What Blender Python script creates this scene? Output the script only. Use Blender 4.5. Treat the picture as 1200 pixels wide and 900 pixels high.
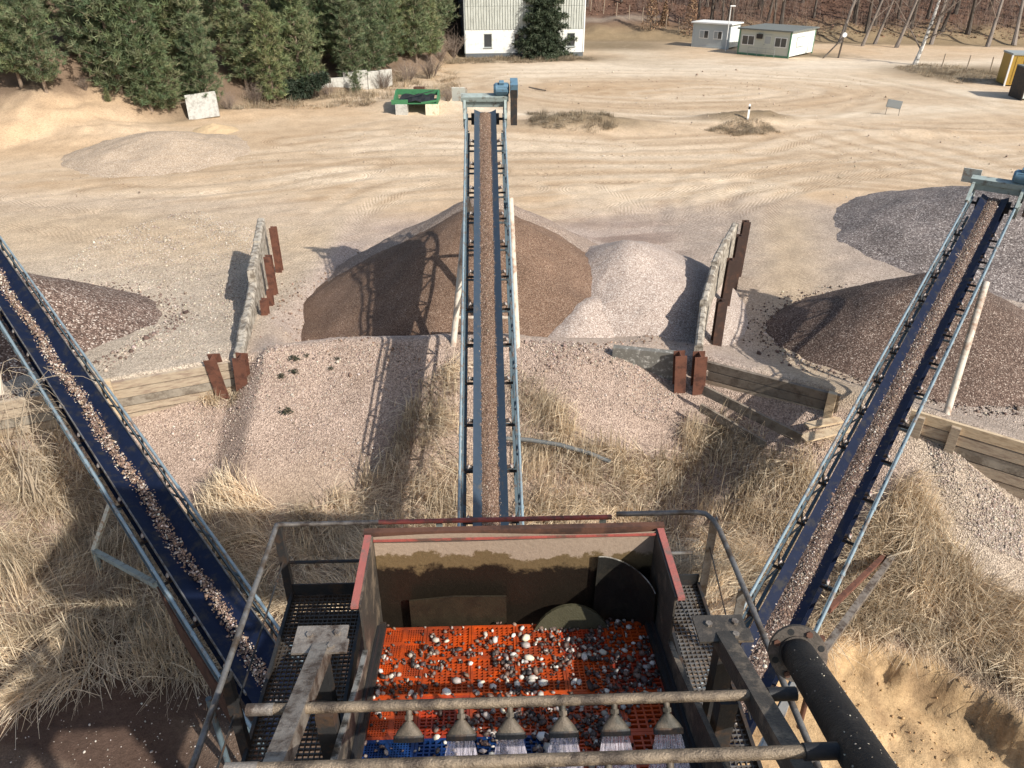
import bpy, math, random
import numpy as np
from mathutils import Vector, Matrix
random.seed(7); RNG = np.random.default_rng(11)
R = math.radians
for o in list(bpy.data.objects): bpy.data.objects.remove(o, do_unlink=True)
scene = bpy.context.scene
COL = scene.collection
# ------------------------------------------------------------------ camera, sky, sun, exposure
CAM_H = 11.0; PITCH = R(30); FPX = 900.0
cam = bpy.data.cameras.new('camera'); cam.sensor_width = 36; cam.lens = 36*FPX/1200; cam.clip_end = 2000; cam.clip_start = .05
camo = bpy.data.objects.new('camera', cam); COL.objects.link(camo)
camo.location = (0, 0, CAM_H); camo.rotation_euler = (R(90)-PITCH, 0, 0); scene.camera = camo
SUN_TO = Vector((.583, -.537, .612)).normalized()
w = bpy.data.worlds.new('World'); scene.world = w; w.use_nodes = True
nt = w.node_tree; sky = nt.nodes.new('ShaderNodeTexSky'); sky.sky_type = 'NISHITA'; sky.sun_disc = False
sky.sun_elevation = math.asin(SUN_TO.z); sky.sun_rotation = math.atan2(SUN_TO.x, SUN_TO.y); sky.air_density = 1.2; sky.dust_density = 2.0
bg = nt.nodes['Background']; bg.inputs[1].default_value = .11; nt.links.new(sky.outputs[0], bg.inputs[0])
sl = bpy.data.lights.new('sun', 'SUN'); sl.energy = 4.4; sl.angle = R(.55); sl.color = (1, .95, .86)
so = bpy.data.objects.new('sun', sl); COL.objects.link(so); so.location = (30, -30, 60)
so.rotation_euler = (-SUN_TO).to_track_quat('-Z', 'Y').to_euler()
vs = scene.view_settings; vs.view_transform = 'Standard'; vs.look = 'None'; vs.gamma = 1; vs.exposure = .4
scene.render.engine = 'CYCLES'

# ------------------------------------------------------------------ camera geometry helpers (photo pixel, 1200 x 900)
def ray(px, py):
    u = (np.asarray(px, float)-600)/FPX; v = (450-np.asarray(py, float))/FPX; c, s = math.cos(PITCH), math.sin(PITCH)
    return u, c+v*s, -s+v*c
def at(px, py, z=0.0):
    a, b, c = ray(px, py); t = (z-CAM_H)/c; return Vector((a*t, b*t, z))
def proj(x, y, z):
    c, s = math.cos(PITCH), math.sin(PITCH); dz = z-CAM_H; d = y*c-dz*s
    return 600+FPX*x/d, 450-FPX*(y*s+dz*c)/d, d

# ------------------------------------------------------------------ noise
_P = RNG.random((256, 256))
def vnoise(x, y):
    x = np.asarray(x, float); y = np.asarray(y, float); xi = np.floor(x).astype(int); yi = np.floor(y).astype(int); fx = x-xi; fy = y-yi
    fx = fx*fx*(3-2*fx); fy = fy*fy*(3-2*fy); a = _P[xi & 255, yi & 255]; b = _P[(xi+1) & 255, yi & 255]; c = _P[xi & 255, (yi+1) & 255]; d = _P[(xi+1) & 255, (yi+1) & 255]
    return (a*(1-fx)+b*fx)*(1-fy)+(c*(1-fx)+d*fx)*fy
def fbm(x, y, o=4):
    s = 0; a = .5; t = 0
    for i in range(o): s = s+a*vnoise(x*2**i+17.3*i, y*2**i+5.1*i); t += a; a *= .5
    return s/t
def sst(a, b, x): t = np.clip((x-a)/(b-a), 0, 1); return t*t*(3-2*t)

# ------------------------------------------------------------------ terrain
FX = np.array([-40, -30, -14, -10.4, -7.4, -5, 0, 3, 5, 8.05, 9.7, 11.3, 16, 30, 60])
FY = np.array([0, 5, 15, 17, 18, 18.8, 19, 18.3, 18, 16.2, 15.3, 14.1, 10.5, 3, -5])
def front(x): return np.interp(x, FX, FY)
PITC = np.array([(3.5, 9.6), (4.6, 10.3), (6.8, 10.7), (8.3, 10.2), (9.3, 8.9), (9.8, 6.5)])
def terrain(x, y):
    x = np.asarray(x, float); y = np.asarray(y, float); d = (y-front(x))*.93
    n = fbm(x*.35, y*.35); n2 = fbm(x*1.6+9, y*1.6, 3)
    zs = np.interp(x, [-20, -10.4, -7.6, -6.6, -2, 1.5, 3, 4.2, 5.4, 9, 10.2, 11.5, 13, 20], [.2, .35, .45, 1.5, 1.5, 1.45, 1.2, .75, .75, .95, .75, 0, -.5, -.6])
    low = -1.15-.35*sst(12, 6, y)+(n-.5)*.5+np.interp(x, [-25, -12, -6], [.5, .3, 0])
    zf = np.maximum(zs+np.minimum(d, 0)*(.52+.16*(n-.5)), low); k = .35
    zf = zf+k*.25*np.exp(-((zs+d*.55-low)/k)**2)
    cb = np.interp(x, [-30, -14, -10, -7.3, -6.6, -2, 1.5, 3, 4.6, 5.2, 8, 11, 16], [.7, .9, 1.15, 1.2, 1.5, 1.5, 1.45, 1.3, 1.2, 1.35, 1.3, 1.25, .8])
    wd = np.interp(x, [-14, -7.5, -6.5, 1, 4, 5, 12], [6, 5.5, 1.6, 1.8, 3.5, 2.6, 2.6])
    zb = cb*np.exp(-(np.maximum(d, 0)/wd)**2)+(n-.5)*(.05+.2*sst(34, 26, y))*sst(0, 4, d)
    z = np.where(d < 0, zf, zb); k2 = sst(.04, .42, d); z = zf*(1-k2)+zb*k2
    # sand pit at the lower right
    pb = np.interp(x, PITC[:, 0], PITC[:, 1], left=9.4, right=-5); pd = (pb-y+.35*(n2-.5)*2)*sst(3.4, 4.4, x)*sst(10.2, 9.2, x)
    z = z-np.where(pd > 0, .75*sst(0, .45, pd)+.5*sst(.3, 5, pd), 0)
    z = z+np.where(pd > 0, ((fbm(x*2.2+4, y*2.2, 4)-.5)*.34+(vnoise(x*9, y*3)-.5)*.07)*sst(0, .6, pd), 0)
    z = z+(n2-.5)*.1*sst(6, 12, y)*sst(60, 30, y)
    # hills
    hs = np.interp(x, [-80, -42, -31, -24, -20, -13, -8, -4, 0, 8, 20, 40, 60, 100], [42, 45.5, 46.5, 55, 60, 68, 78, 100, 108, 106, 106, 104, 101, 96])
    h = np.maximum(y-hs, 0); sl_ = np.interp(x, [-40, -26, -18, -8, 0, 40], [.42, .38, .22, .2, .16, .27])
    hill = np.where(h < 10, h*sl_, 10*sl_+(h-10)*.24); hill = hill*sst(0, 2.5, h)
    z = z+np.minimum(hill, 26)+sst(0, 5, h)*(n-.5)*1.2
    for mx, my, rx, ry, mh in ((5.0, 54.2, 4.4, 1.9, .75), (16.6, 56.2, 3.4, 1.5, .75), (26.5, 52, 4.5, 1.1, .3), (-6.5, 62, 3.5, 2.0, .9), (-20, 58.4, 5, 1.6, .35), (-27, 51, 4, 3, .9)):
        z = z+mh*np.exp(-((x-mx)/rx)**2-((y-my)/ry)**2)*(.75+.5*n2)
    return z
def tz(x, y): return float(terrain(np.array([x]), np.array([y]))[0])
def ground(px, py):
    a, b, c = ray(px, py); t = np.linspace(5, 190, 6000); X = a*t; Y = b*t; Z = CAM_H+c*t; g = terrain(X, Y); i = int(np.argmax(Z < g))
    return Vector((X[i], Y[i], g[i]))

# ------------------------------------------------------------------ materials
MATS = {}
def _nodes(name):
    m = bpy.data.materials.new(name); m.use_nodes = True; nt = m.node_tree; b = nt.nodes['Principled BSDF']; return m, nt, b
def N(nt, t, **k):
    n = nt.nodes.new(t)
    for a, v in k.items(): setattr(n, a, v)
    return n
def ramp(nt, src, stops):
    r = N(nt, 'ShaderNodeValToRGB'); e = r.color_ramp.elements
    while len(e) < len(stops): e.new(.5)
    for i, (p, c) in enumerate(stops): e[i].position = p; e[i].color = (*c, 1)
    nt.links.new(src, r.inputs[0]); return r.outputs[0]
def mixc(nt, f, a, b, mode='MIX'):
    m = N(nt, 'ShaderNodeMix', data_type='RGBA', blend_type=mode)
    for s, v in ((m.inputs[0], f), (m.inputs[6], a), (m.inputs[7], b)):
        if isinstance(v, (int, float)): s.default_value = v
        elif isinstance(v, tuple): s.default_value = (*v, 1)
        else: nt.links.new(v, s)
    return m.outputs[2]
def noise(nt, co, sc, det=4, rough=.6):
    n = N(nt, 'ShaderNodeTexNoise'); n.inputs['Scale'].default_value = sc; n.inputs['Detail'].default_value = det; n.inputs['Roughness'].default_value = rough; nt.links.new(co, n.inputs['Vector']); return n.outputs[0]
def coords(nt, kind='pos', scale=None):
    if kind == 'pos': o = N(nt, 'ShaderNodeNewGeometry').outputs['Position']
    else: o = N(nt, 'ShaderNodeTexCoord').outputs['Object']
    if scale:
        mp = N(nt, 'ShaderNodeMapping'); mp.inputs['Scale'].default_value = scale; nt.links.new(o, mp.inputs[0]); o = mp.outputs[0]
    return o
def bump(nt, b, h, dist, st=1.0):
    n = N(nt, 'ShaderNodeBump'); n.inputs['Distance'].default_value = dist; n.inputs['Strength'].default_value = st; nt.links.new(h, n.inputs['Height']); nt.links.new(n.outputs[0], b.inputs['Normal'])
def mat(name, col, rough=.7, metal=0.0, var=.25, sc=6, dirt=None, damt=.5, dsc=3, bmp=.003, scale=None, spec=.4, kind='obj'):
    """plain paint / metal / wood with grain, blotches of dirt or rust and a fine relief"""
    m, nt, b = _nodes(name); co = coords(nt, kind, scale)
    n1 = noise(nt, co, sc); c = mixc(nt, n1, tuple(x*(1-var) for x in col), tuple(min(1, x*(1+var)) for x in col))
    if dirt:
        n2 = noise(nt, co, dsc, 6, .7); f = ramp(nt, n2, [(max(0, .62-damt*.3), (0, 0, 0)), (min(1, .72-damt*.2), (1, 1, 1))]); c = mixc(nt, f, c, dirt)
    nt.links.new(c, b.inputs['Base Color']); b.inputs['Roughness'].default_value = rough; b.inputs['Metallic'].default_value = metal; b.inputs['Specular IOR Level'].default_value = spec
    if bmp: bump(nt, b, noise(nt, co, sc*5, 4), bmp)
    MATS[name] = m; return m
def attr_col(nt, name='Col'):
    a = N(nt, 'ShaderNodeAttribute', attribute_name=name); return a
def gravel_mat(name, stops, sc=26, big=(.75, 1.25), rough=.9, bd=.012, colattr=False):
    m, nt, b = _nodes(name); co = coords(nt)
    v = N(nt, 'ShaderNodeTexVoronoi'); v.inputs['Scale'].default_value = sc; nt.links.new(co, v.inputs['Vector'])
    sep = N(nt, 'ShaderNodeSeparateColor'); nt.links.new(v.outputs['Color'], sep.inputs[0]); c = ramp(nt, sep.outputs[0], stops)
    nb = noise(nt, co, .55, 5, .6); c = mixc(nt, 1.0, c, ramp(nt, nb, [(.3, (big[0],)*3), (.7, (big[1],)*3)]), 'MULTIPLY')
    if colattr:
        a = attr_col(nt); c = mixc(nt, 1.0, c, a.outputs['Color'], 'MULTIPLY')
    nt.links.new(c, b.inputs['Base Color']); b.inputs['Roughness'].default_value = rough; b.inputs['Specular IOR Level'].default_value = .25
    bump(nt, b, v.outputs['Distance'], bd, .9); MATS[name] = m; return m
def vcol_mat(name, rough=.7, spec=.3, mul=1.0, trans=0.0, bmp=0):
    m, nt, b = _nodes(name); a = attr_col(nt); c = a.outputs['Color']
    if mul == 0: oi = N(nt, 'ShaderNodeObjectInfo'); c = mixc(nt, 1.0, c, ramp(nt, oi.outputs['Random'], [(0, (.75, .82, .75)), (.5, (1, 1, 1)), (.85, (1.12, 1.12, 1.0)), (1, (1.25, 1.15, .95))]), 'MULTIPLY')
    nt.links.new(c, b.inputs['Base Color']); b.inputs['Roughness'].default_value = rough; b.inputs['Specular IOR Level'].default_value = spec
    if trans:
        out = nt.nodes['Material Output']; t = N(nt, 'ShaderNodeBsdfTranslucent'); nt.links.new(c, t.inputs[0]); mx = N(nt, 'ShaderNodeMixShader'); mx.inputs[0].default_value = trans
        nt.links.new(b.outputs[0], mx.inputs[1]); nt.links.new(t.outputs[0], mx.inputs[2]); nt.links.new(mx.outputs[0], out.inputs[0])
    MATS[name] = m; return m
# ground: region colours come from the mesh, grain from the shader; alpha carries how stony the place is
def ground_mat():
    m, nt, b = _nodes('ground'); co = coords(nt); a = attr_col(nt)
    v = N(nt, 'ShaderNodeTexVoronoi'); v.inputs['Scale'].default_value = 34; nt.links.new(co, v.inputs['Vector'])
    sep = N(nt, 'ShaderNodeSeparateColor'); nt.links.new(v.outputs['Color'], sep.inputs[0])
    stone = ramp(nt, sep.outputs[0], [(0, (.5, .46, .44)), (.35, (.84, .81, .79)), (.7, (1.08, 1.05, 1.02)), (.93, (1.3, 1.28, 1.26)), (1, (1.5, 1.5, 1.5))])
    n1 = noise(nt, co, 9, 8, .75); n4 = noise(nt, co, 55, 4, .7); sand = mixc(nt, 1.0, ramp(nt, n1, [(.28, (.55, .53, .5)), (.5, (1, 1, 1)), (.72, (1.22, 1.22, 1.22))]), ramp(nt, n4, [(.3, (.8, .79, .78)), (.65, (1.12, 1.12, 1.12))]), 'MULTIPLY')
    tex = mixc(nt, a.outputs['Alpha'], sand, stone); c = mixc(nt, 1.0, a.outputs['Color'], tex, 'MULTIPLY')
    n2 = noise(nt, co, .9, 6, .65); c = mixc(nt, 1.0, c, ramp(nt, n2, [(.3, (.86, .85, .84)), (.7, (1.1, 1.1, 1.1))]), 'MULTIPLY')
    tk = attr_col(nt, 'Track'); ts = N(nt, 'ShaderNodeSeparateColor'); nt.links.new(tk.outputs['Color'], ts.inputs[0])   # tyre tread: r along, g across, b weight
    f1 = N(nt, 'ShaderNodeMath', operation='MULTIPLY_ADD'); nt.links.new(ts.outputs[1], f1.inputs[0]); f1.inputs[1].default_value = 2.2; nt.links.new(ts.outputs[0], f1.inputs[2])
    f2 = N(nt, 'ShaderNodeMath', operation='MULTIPLY'); nt.links.new(f1.outputs[0], f2.inputs[0]); f2.inputs[1].default_value = 2.6; f3 = N(nt, 'ShaderNodeMath', operation='FRACT'); nt.links.new(f2.outputs[0], f3.inputs[0])
    tcol = ramp(nt, f3.outputs[0], [(.25, (.76, .73, .7)), (.5, (1.05, 1.05, 1.05)), (.85, (1.06, 1.06, 1.06)), (1, (.76, .73, .7))]); c = mixc(nt, 1.0, c, mixc(nt, ts.outputs[2], (1, 1, 1), tcol), 'MULTIPLY')
    nt.links.new(c, b.inputs['Base Color']); b.inputs['Roughness'].default_value = .95; b.inputs['Specular IOR Level'].default_value = .15
    hm = N(nt, 'ShaderNodeMix', data_type='FLOAT'); nt.links.new(a.outputs['Alpha'], hm.inputs[0]); nt.links.new(n1, hm.inputs[2]); nt.links.new(v.outputs['Distance'], hm.inputs[3])
    bump(nt, b, hm.outputs[0], .035, .8); return m

# ------------------------------------------------------------------ mesh helpers
def finish(name, me, m, parent=None, smooth=False):
    o = bpy.data.objects.new(name, me); COL.objects.link(o)
    if m is not None and not me.materials: me.materials.append(MATS[m] if isinstance(m, str) else m)
    if smooth: me.polygons.foreach_set('use_smooth', np.ones(len(me.polygons), bool))
    if parent is not None: o.parent = parent
    return o
def raw_mesh(name, V, F, cols=None):
    """V (n,3); F (m,3) or (m,4) array or list of tuples; cols per-vertex (n,3|4)"""
    me = bpy.data.meshes.new(name); V = np.asarray(V, np.float32)
    if isinstance(F, np.ndarray):
        k = F.shape[1]; me.vertices.add(len(V)); me.vertices.foreach_set('co', V.ravel()); me.loops.add(F.size); me.loops.foreach_set('vertex_index', F.astype(np.int32).ravel())
        me.polygons.add(len(F)); me.polygons.foreach_set('loop_start', np.arange(0, F.size, k, dtype=np.int32)); me.polygons.foreach_set('loop_total', np.full(len(F), k, np.int32)); me.update(calc_edges=True)
    else: me.from_pydata([tuple(map(float, v)) for v in V], [], F); me.update()
    if cols is not None:
        c = np.ones((len(V), 4), np.float32); cols = np.asarray(cols); c[:, :cols.shape[1]] = cols
        a = me.color_attributes.new('Col', 'FLOAT_COLOR', 'POINT'); a.data.foreach_set('color', c.ravel())
    return me
class MB:
    def __init__(s, tf=None): s.v = []; s.f = []; s.tf = tf
    def add(s, vs, fs):
        o = len(s.v); s.v += [Vector(v) for v in vs]; s.f += [tuple(i+o for i in f) for f in fs]; return s
    def box(s, x0, x1, y0, y1, z0, z1, bev=0):
        if bev:
            b = min(bev, (x1-x0)*.4, (y1-y0)*.4, (z1-z0)*.4)
            vs = []; 
            for z, i in ((z0, b), (z0+b, 0), (z1-b, 0), (z1, b)):
                for (x, y) in ((x0+i, y0+i), (x1-i, y0+i), (x1-i, y1-i), (x0+i, y1-i)): vs.append((x, y, z))
            fs = [(3, 2, 1, 0), (12, 13, 14, 15)]
            for k in range(3):
                for j in range(4): fs.append((k*4+j, k*4+(j+1) % 4, k*4+4+(j+1) % 4, k*4+4+j))
            return s.add(vs, fs)
        return s.add([(x0, y0, z0), (x1, y0, z0), (x1, y1, z0), (x0, y1, z0), (x0, y0, z1), (x1, y0, z1), (x1, y1, z1), (x0, y1, z1)], [(3, 2, 1, 0), (4, 5, 6, 7), (0, 1, 5, 4), (1, 2, 6, 5), (2, 3, 7, 6), (3, 0, 4, 7)])
    def bar(s, a, b, w, h, roll=0, upv=(0, 0, 1)):
        """rectangular bar from a to b, w sideways, h along up"""
        a = Vector(a); b = Vector(b); d = (b-a).normalized(); u = Vector(upv); u = u-d*u.dot(d)
        if u.length < 1e-4: u = Vector((0, 1, 0)); u = u-d*u.dot(d)
        u.normalize(); r = d.cross(u)
        if roll: q = Matrix.Rotation(roll, 3, d); u = q @ u; r = q @ r
        vs = [p+r*(w/2*i)+u*(h/2*j) for p in (a, b) for i, j in ((-1, -1), (1, -1), (1, 1), (-1, 1))]
        return s.add(vs, [(3, 2, 1, 0), (4, 5, 6, 7), (0, 1, 5, 4), (1, 2, 6, 5), (2, 3, 7, 6), (3, 0, 4, 7)])
    def hbeam(s, a, b, w, h, t=.018, facing=(0, 1, 0)):
        a = Vector(a); b = Vector(b); d = (b-a).normalized(); u = Vector(facing); u = (u-d*u.dot(d)).normalized()
        for k in (-1, 1): s.bar(a+u*k*(h-t)/2, b+u*k*(h-t)/2, w, t, upv=facing)
        return s.bar(a, b, t, h-2*t-.002, upv=facing)
    def tube(s, pts, rad, n=10, cap=True):
        pts = [Vector(p) for p in pts]; rs = rad if isinstance(rad, (list, tuple)) else [rad]*len(pts); o = len(s.v); ref = None
        for i, p in enumerate(pts):
            d = (pts[min(i+1, len(pts)-1)]-pts[max(i-1, 0)]).normalized()
            if ref is None: ref = Vector((0, 0, 1)) if abs(d.z) < .9 else Vector((1, 0, 0))
            u = (ref-d*ref.dot(d)).normalized(); v = d.cross(u); ref = u
            for k in range(n): a = 2*math.pi*k/n; s.v.append(p+(u*math.cos(a)+v*math.sin(a))*rs[i])
        for i in range(len(pts)-1):
            for k in range(n): s.f.append((o+i*n+k, o+i*n+(k+1) % n, o+(i+1)*n+(k+1) % n, o+(i+1)*n+k))
        if cap: s.f.append(tuple(o+k for k in range(n))[::-1]); s.f.append(tuple(o+(len(pts)-1)*n+k for k in range(n)))
        return s
    def prism(s, poly, axis, a0, a1):
        """poly = 2D outline in the two other axes, extruded along axis from a0 to a1"""
        n = len(poly); mk = {'x': lambda p, a: (a, p[0], p[1]), 'y': lambda p, a: (p[0], a, p[1]), 'z': lambda p, a: (p[0], p[1], a)}[axis]
        vs = [mk(p, a0) for p in poly]+[mk(p, a1) for p in poly]
        return s.add(vs, [tuple(range(n))[::-1], tuple(range(n, 2*n))]+[(i, (i+1) % n, n+(i+1) % n, n+i) for i in range(n)])
    def sheet(s, rows):
        """grid of points"""
        o = len(s.v); m = len(rows[0])
        for r in rows: s.v += [Vector(p) for p in r]
        for i in range(len(rows)-1):
            for j in range(m-1): s.f.append((o+i*m+j, o+i*m+j+1, o+(i+1)*m+j+1, o+(i+1)*m+j))
        return s
    def mesh(s, name, off=None):
        vs = [s.tf(v) for v in s.v] if s.tf else s.v
        if off is not None: vs = [v-off for v in vs]
        me = bpy.data.meshes.new(name); me.from_pydata([tuple(v) for v in vs], [], s.f); me.update(); return me
    def build(s, name, m, parent=None, world=False, smooth=False):
        off = parent.location.copy() if (world and parent is not None) else None
        o = finish(name, s.mesh(name, off), m, parent, False)
        if smooth: shade(o.data)
        return o
def shade(me, ang=40):
    me.polygons.foreach_set('use_smooth', np.ones(len(me.polygons), bool))
    try: me.set_sharp_from_angle(angle=R(ang))
    except Exception: pass
def tag(o, label=None, cat=None, group=None, kind=None):
    if label: o['label'] = label
    if cat: o['category'] = cat
    if group: o['group'] = group
    if kind: o['kind'] = kind
    return o
def thing(name, label, cat, loc=(0, 0, 0), rz=0, group=None):
    o = bpy.data.objects.new(name, None); COL.objects.link(o); o.location = loc; o.rotation_euler = (0, 0, rz); o.empty_display_size = .2; return tag(o, label, cat, group)
def inst(name, me, parent=None, loc=(0, 0, 0), rot=(0, 0, 0), sc=1):
    o = bpy.data.objects.new(name, me); COL.objects.link(o); o.location = loc; o.rotation_euler = rot
    o.scale = (sc,)*3 if isinstance(sc, (int, float)) else sc
    if parent is not None: o.parent = parent
    return o
def copy_tree(o, parent=None):
    c = o.copy(); COL.objects.link(c)
    if parent is not None: c.parent = parent
    for ch in o.children: copy_tree(ch, c)
    return c
# ---- stones
_ph = (1+5**.5)/2
ICO = np.array([(-1, _ph, 0), (1, _ph, 0), (-1, -_ph, 0), (1, -_ph, 0), (0, -1, _ph), (0, 1, _ph), (0, -1, -_ph), (0, 1, -_ph), (_ph, 0, -1), (_ph, 0, 1), (-_ph, 0, -1), (-_ph, 0, 1)])/1.9
ICOF = np.array([(0, 11, 5), (0, 5, 1), (0, 1, 7), (0, 7, 10), (0, 10, 11), (1, 5, 9), (5, 11, 4), (11, 10, 2), (10, 7, 6), (7, 1, 8), (3, 9, 4), (3, 4, 2), (3, 2, 6), (3, 6, 8), (3, 8, 9), (4, 9, 5), (2, 4, 11), (6, 2, 10), (8, 6, 7), (9, 8, 1)])
OCT = np.array([(1, 0, 0), (-1, 0, 0), (0, 1, 0), (0, -1, 0), (0, 0, 1), (0, 0, -1.)]); OCTF = np.array([(0, 2, 4), (2, 1, 4), (1, 3, 4), (3, 0, 4), (2, 0, 5), (1, 2, 5), (3, 1, 5), (0, 3, 5)])
def randrot(n):
    q = RNG.normal(size=(n, 4)); q /= np.linalg.norm(q, axis=1)[:, None]; a, b, c, d = q.T
    return np.stack([np.stack([1-2*(c*c+d*d), 2*(b*c-a*d), 2*(b*d+a*c)], -1), np.stack([2*(b*c+a*d), 1-2*(b*b+d*d), 2*(c*d-a*b)], -1), np.stack([2*(b*d-a*c), 2*(c*d+a*b), 1-2*(b*b+c*c)], -1)], 1)
def stones(name, C, size, cols, m, base='ico', flat=.65):
    B, F = (ICO, ICOF) if base == 'ico' else (OCT, OCTF); n = len(C); k = len(B)
    S = np.stack([RNG.uniform(.8, 1.25, n), RNG.uniform(.7, 1.1, n), RNG.uniform(flat*.7, flat*1.3, n)], -1)*np.asarray(size)[:, None]
    V = B[None]*(1+RNG.uniform(-.22, .22, (n, k, 1))); V = V*S[:, None, :]; V = np.einsum('nij,nkj->nki', randrot(n), V)+np.asarray(C)[:, None, :]
    FF = (F[None]+(np.arange(n)*k)[:, None, None]).reshape(-1, 3); cc = np.repeat(np.asarray(cols)[:, None, :], k, 1).reshape(-1, 3)
    return finish(name, raw_mesh(name, V.reshape(-1, 3), FF, cc), m)
def pick(pal, n, jit=.15):
    pal = np.array(pal); c = pal[RNG.integers(0, len(pal), n)]; return np.clip(c*(1+RNG.uniform(-jit, jit, (n, 1)))*(1+RNG.uniform(-.05, .05, (n, 3))), 0, 1)

# ------------------------------------------------------------------ material library
MATS['ground'] = ground_mat()
gravel_mat('gravel_brown', [(0, (.07, .041, .028)), (.4, (.138, .082, .055)), (.75, (.205, .13, .088)), (.95, (.31, .215, .155)), (1, (.42, .33, .26))], 62)
gravel_mat('gravel_dark', [(0, (.045, .029, .023)), (.4, (.088, .057, .044)), (.72, (.14, .095, .074)), (.92, (.25, .185, .15)), (1, (.45, .38, .32))], 40)
gravel_mat('gravel_coarse', [(0, (.055, .036, .03)), (.4, (.12, .078, .06)), (.72, (.19, .13, .105)), (.9, (.36, .28, .23)), (1, (.62, .55, .48))], 25)
gravel_mat('gravel_sand', [(0, (.26, .19, .135)), (.4, (.40, .305, .22)), (.75, (.48, .375, .275)), (.95, (.56, .46, .36)), (1, (.64, .56, .47))], 30, (.88, 1.08))
gravel_mat('gravel_grey', [(0, (.075, .06, .056)), (.4, (.16, .132, .12)), (.75, (.24, .2, .18)), (.93, (.38, .33, .3)), (1, (.55, .5, .46))], 24)
gravel_mat('gravel_pink', [(0, (.2, .15, .125)), (.4, (.36, .285, .24)), (.75, (.46, .375, .32)), (.95, (.6, .52, .46)), (1, (.7, .64, .58))], 40, (.88, 1.08))
gravel_mat('gravel_tan', [(0, (.14, .10, .075)), (.4, (.25, .185, .145)), (.75, (.33, .25, .20)), (.95, (.45, .37, .31)), (1, (.6, .53, .47))], 45, (.85, 1.1))
mat('sand_orange', (.5, .365, .22), .95, bmp=.01, sc=9, kind='pos')
vcol_mat('stone', .75, .3); vcol_mat('stone_wet', .5, .35); vcol_mat('straw', .75, .2, trans=.25); vcol_mat('needles', .6, .3, trans=.18, mul=0); vcol_mat('leafy', .8, .2)
mat('steel_blue', (.09, .125, .145), .55, 0, .25, 8, (.10, .065, .045), .32, 5)
mat('rail_blue', (.22, .285, .32), .4, .0, .3, 5, (.2, .16, .13), .38, 4, spec=.6)
mat('steel_dark', (.035, .034, .034), .6, .3, .3, 8, (.09, .055, .035), .45, 6)
mat('steel_rust', (.12, .055, .035), .8, .1, .35, 8, (.055, .03, .022), .5, 5)
mat('beam_rust', (.155, .065, .042), .8, .1, .3, 6, (.08, .035, .025), .5, 4)
mat('beam_dark', (.05, .03, .024), .8, .1, .3, 6, (.09, .045, .03), .4, 4)
mat('red_paint', (.36, .085, .065), .6, 0, .3, 8, (.13, .07, .05), .5, 7)
mat('red_pale', (.36, .115, .095), .65, 0, .2, 8, (.2, .12, .1), .35, 9)
mat('belt_blue', (.007, .012, .032), .6, 0, .35, 6, (.03, .029, .032), .35, 4, spec=.15)
mat('belt_grey', (.035, .052, .075), .4, 0, .2, 6, (.09, .08, .07), .2, 5, spec=.5)
mat('olive_liner', (.055, .05, .028), .4, 0, .3, 20); mat('liner_dark', (.02, .019, .017), .4, .1, .4, 9, (.035, .03, .023), .4, 5)
mat('wear_brown', (.03, .023, .014), .5, .1, .5, 14, (.02, .015, .01), .5, 6)
mat('rubber', (.02, .02, .022), .6, 0, .3, 10)
mat('roller_cap', (.5, .46, .42), .5, .2, .3, 12, (.25, .12, .1), .5, 20)
mat('roller', (.1, .085, .075), .55, .3, .4, 9, (.2, .09, .06), .5, 9)
mat('pale_paint', (.62, .62, .55), .6, 0, .12, 6, (.35, .22, .13), .4, 6)
mat('leg_paint', (.55, .49, .41), .6, 0, .15, 6, (.3, .19, .13), .42, 2.2)
mat('motor_blue', (.13, .23, .31), .45, .2, .2, 8, (.08, .08, .08), .2, 6)
mat('grey_paint', (.3, .35, .33), .55, 0, .2, 6, (.14, .12, .1), .35, 5)
mat('galv', (.2, .19, .18), .5, .4, .35, 10, (.1, .075, .055), .55, 6)
mat('galv_worn', (.32, .28, .24), .5, .4, .4, 14, (.09, .065, .05), .62, 7, bmp=.006)
mat('pipe_worn', (.25, .19, .13), .42, .25, .4, 22, (.07, .05, .035), .6, 5, bmp=.008, spec=.6)
mat('pipe_black', (.012, .011, .011), .62, 0, .5, 12, (.05, .043, .037), .35, 5, bmp=.006)
mat('flange', (.09, .075, .062), .6, .3, .4, 14, (.2, .15, .12), .4, 8)
mat('plate_worn', (.09, .078, .066), .5, .4, .5, 12, (.28, .22, .16), .4, 5, bmp=.005)
mat('nozzle_mud', (.12, .095, .07), .55, .2, .4, 22, (.05, .045, .035), .5, 9)
mat('plate_edge', (.4, .38, .34), .45, .5, .4, 22, (.06, .05, .04), .6, 12)
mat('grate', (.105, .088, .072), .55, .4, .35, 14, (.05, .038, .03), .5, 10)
mat('wood', (.42, .34, .25), .85, 0, .3, 4, (.27, .2, .15), .5, 3, .006, scale=(1, 1, 6))
mat('wood_new', (.55, .43, .29), .8, 0, .18, 5, (.4, .29, .19), .45, 4, .004, scale=(1, 1, 5))
mat('wood_grey', (.3, .26, .21), .85, 0, .3, 5, (.16, .13, .1), .5, 3, .006)
mat('wood_dark', (.2, .165, .13), .85, 0, .35, 4, (.11, .085, .065), .5, 3, .006)
mat('concrete', (.43, .385, .32), .9, 0, .3, 7, (.16, .13, .1), .62, 5, .012)
mat('concrete_dark', (.17, .16, .14), .9, 0, .3, 9, (.5, .48, .44), .28, 9, .01)
mat('concrete_pale', (.47, .46, .42), .9, 0, .15, 6, (.33, .31, .28), .5, 4, .008)
mat('plaster_white', (.74, .74, .71), .85, 0, .06, 4, (.58, .57, .53), .35, 2)
mat('panel_white', (.5, .515, .47), .7, 0, .12, 3, (.36, .37, .33), .5, 2.5, scale=(3, 3, .4))
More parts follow.
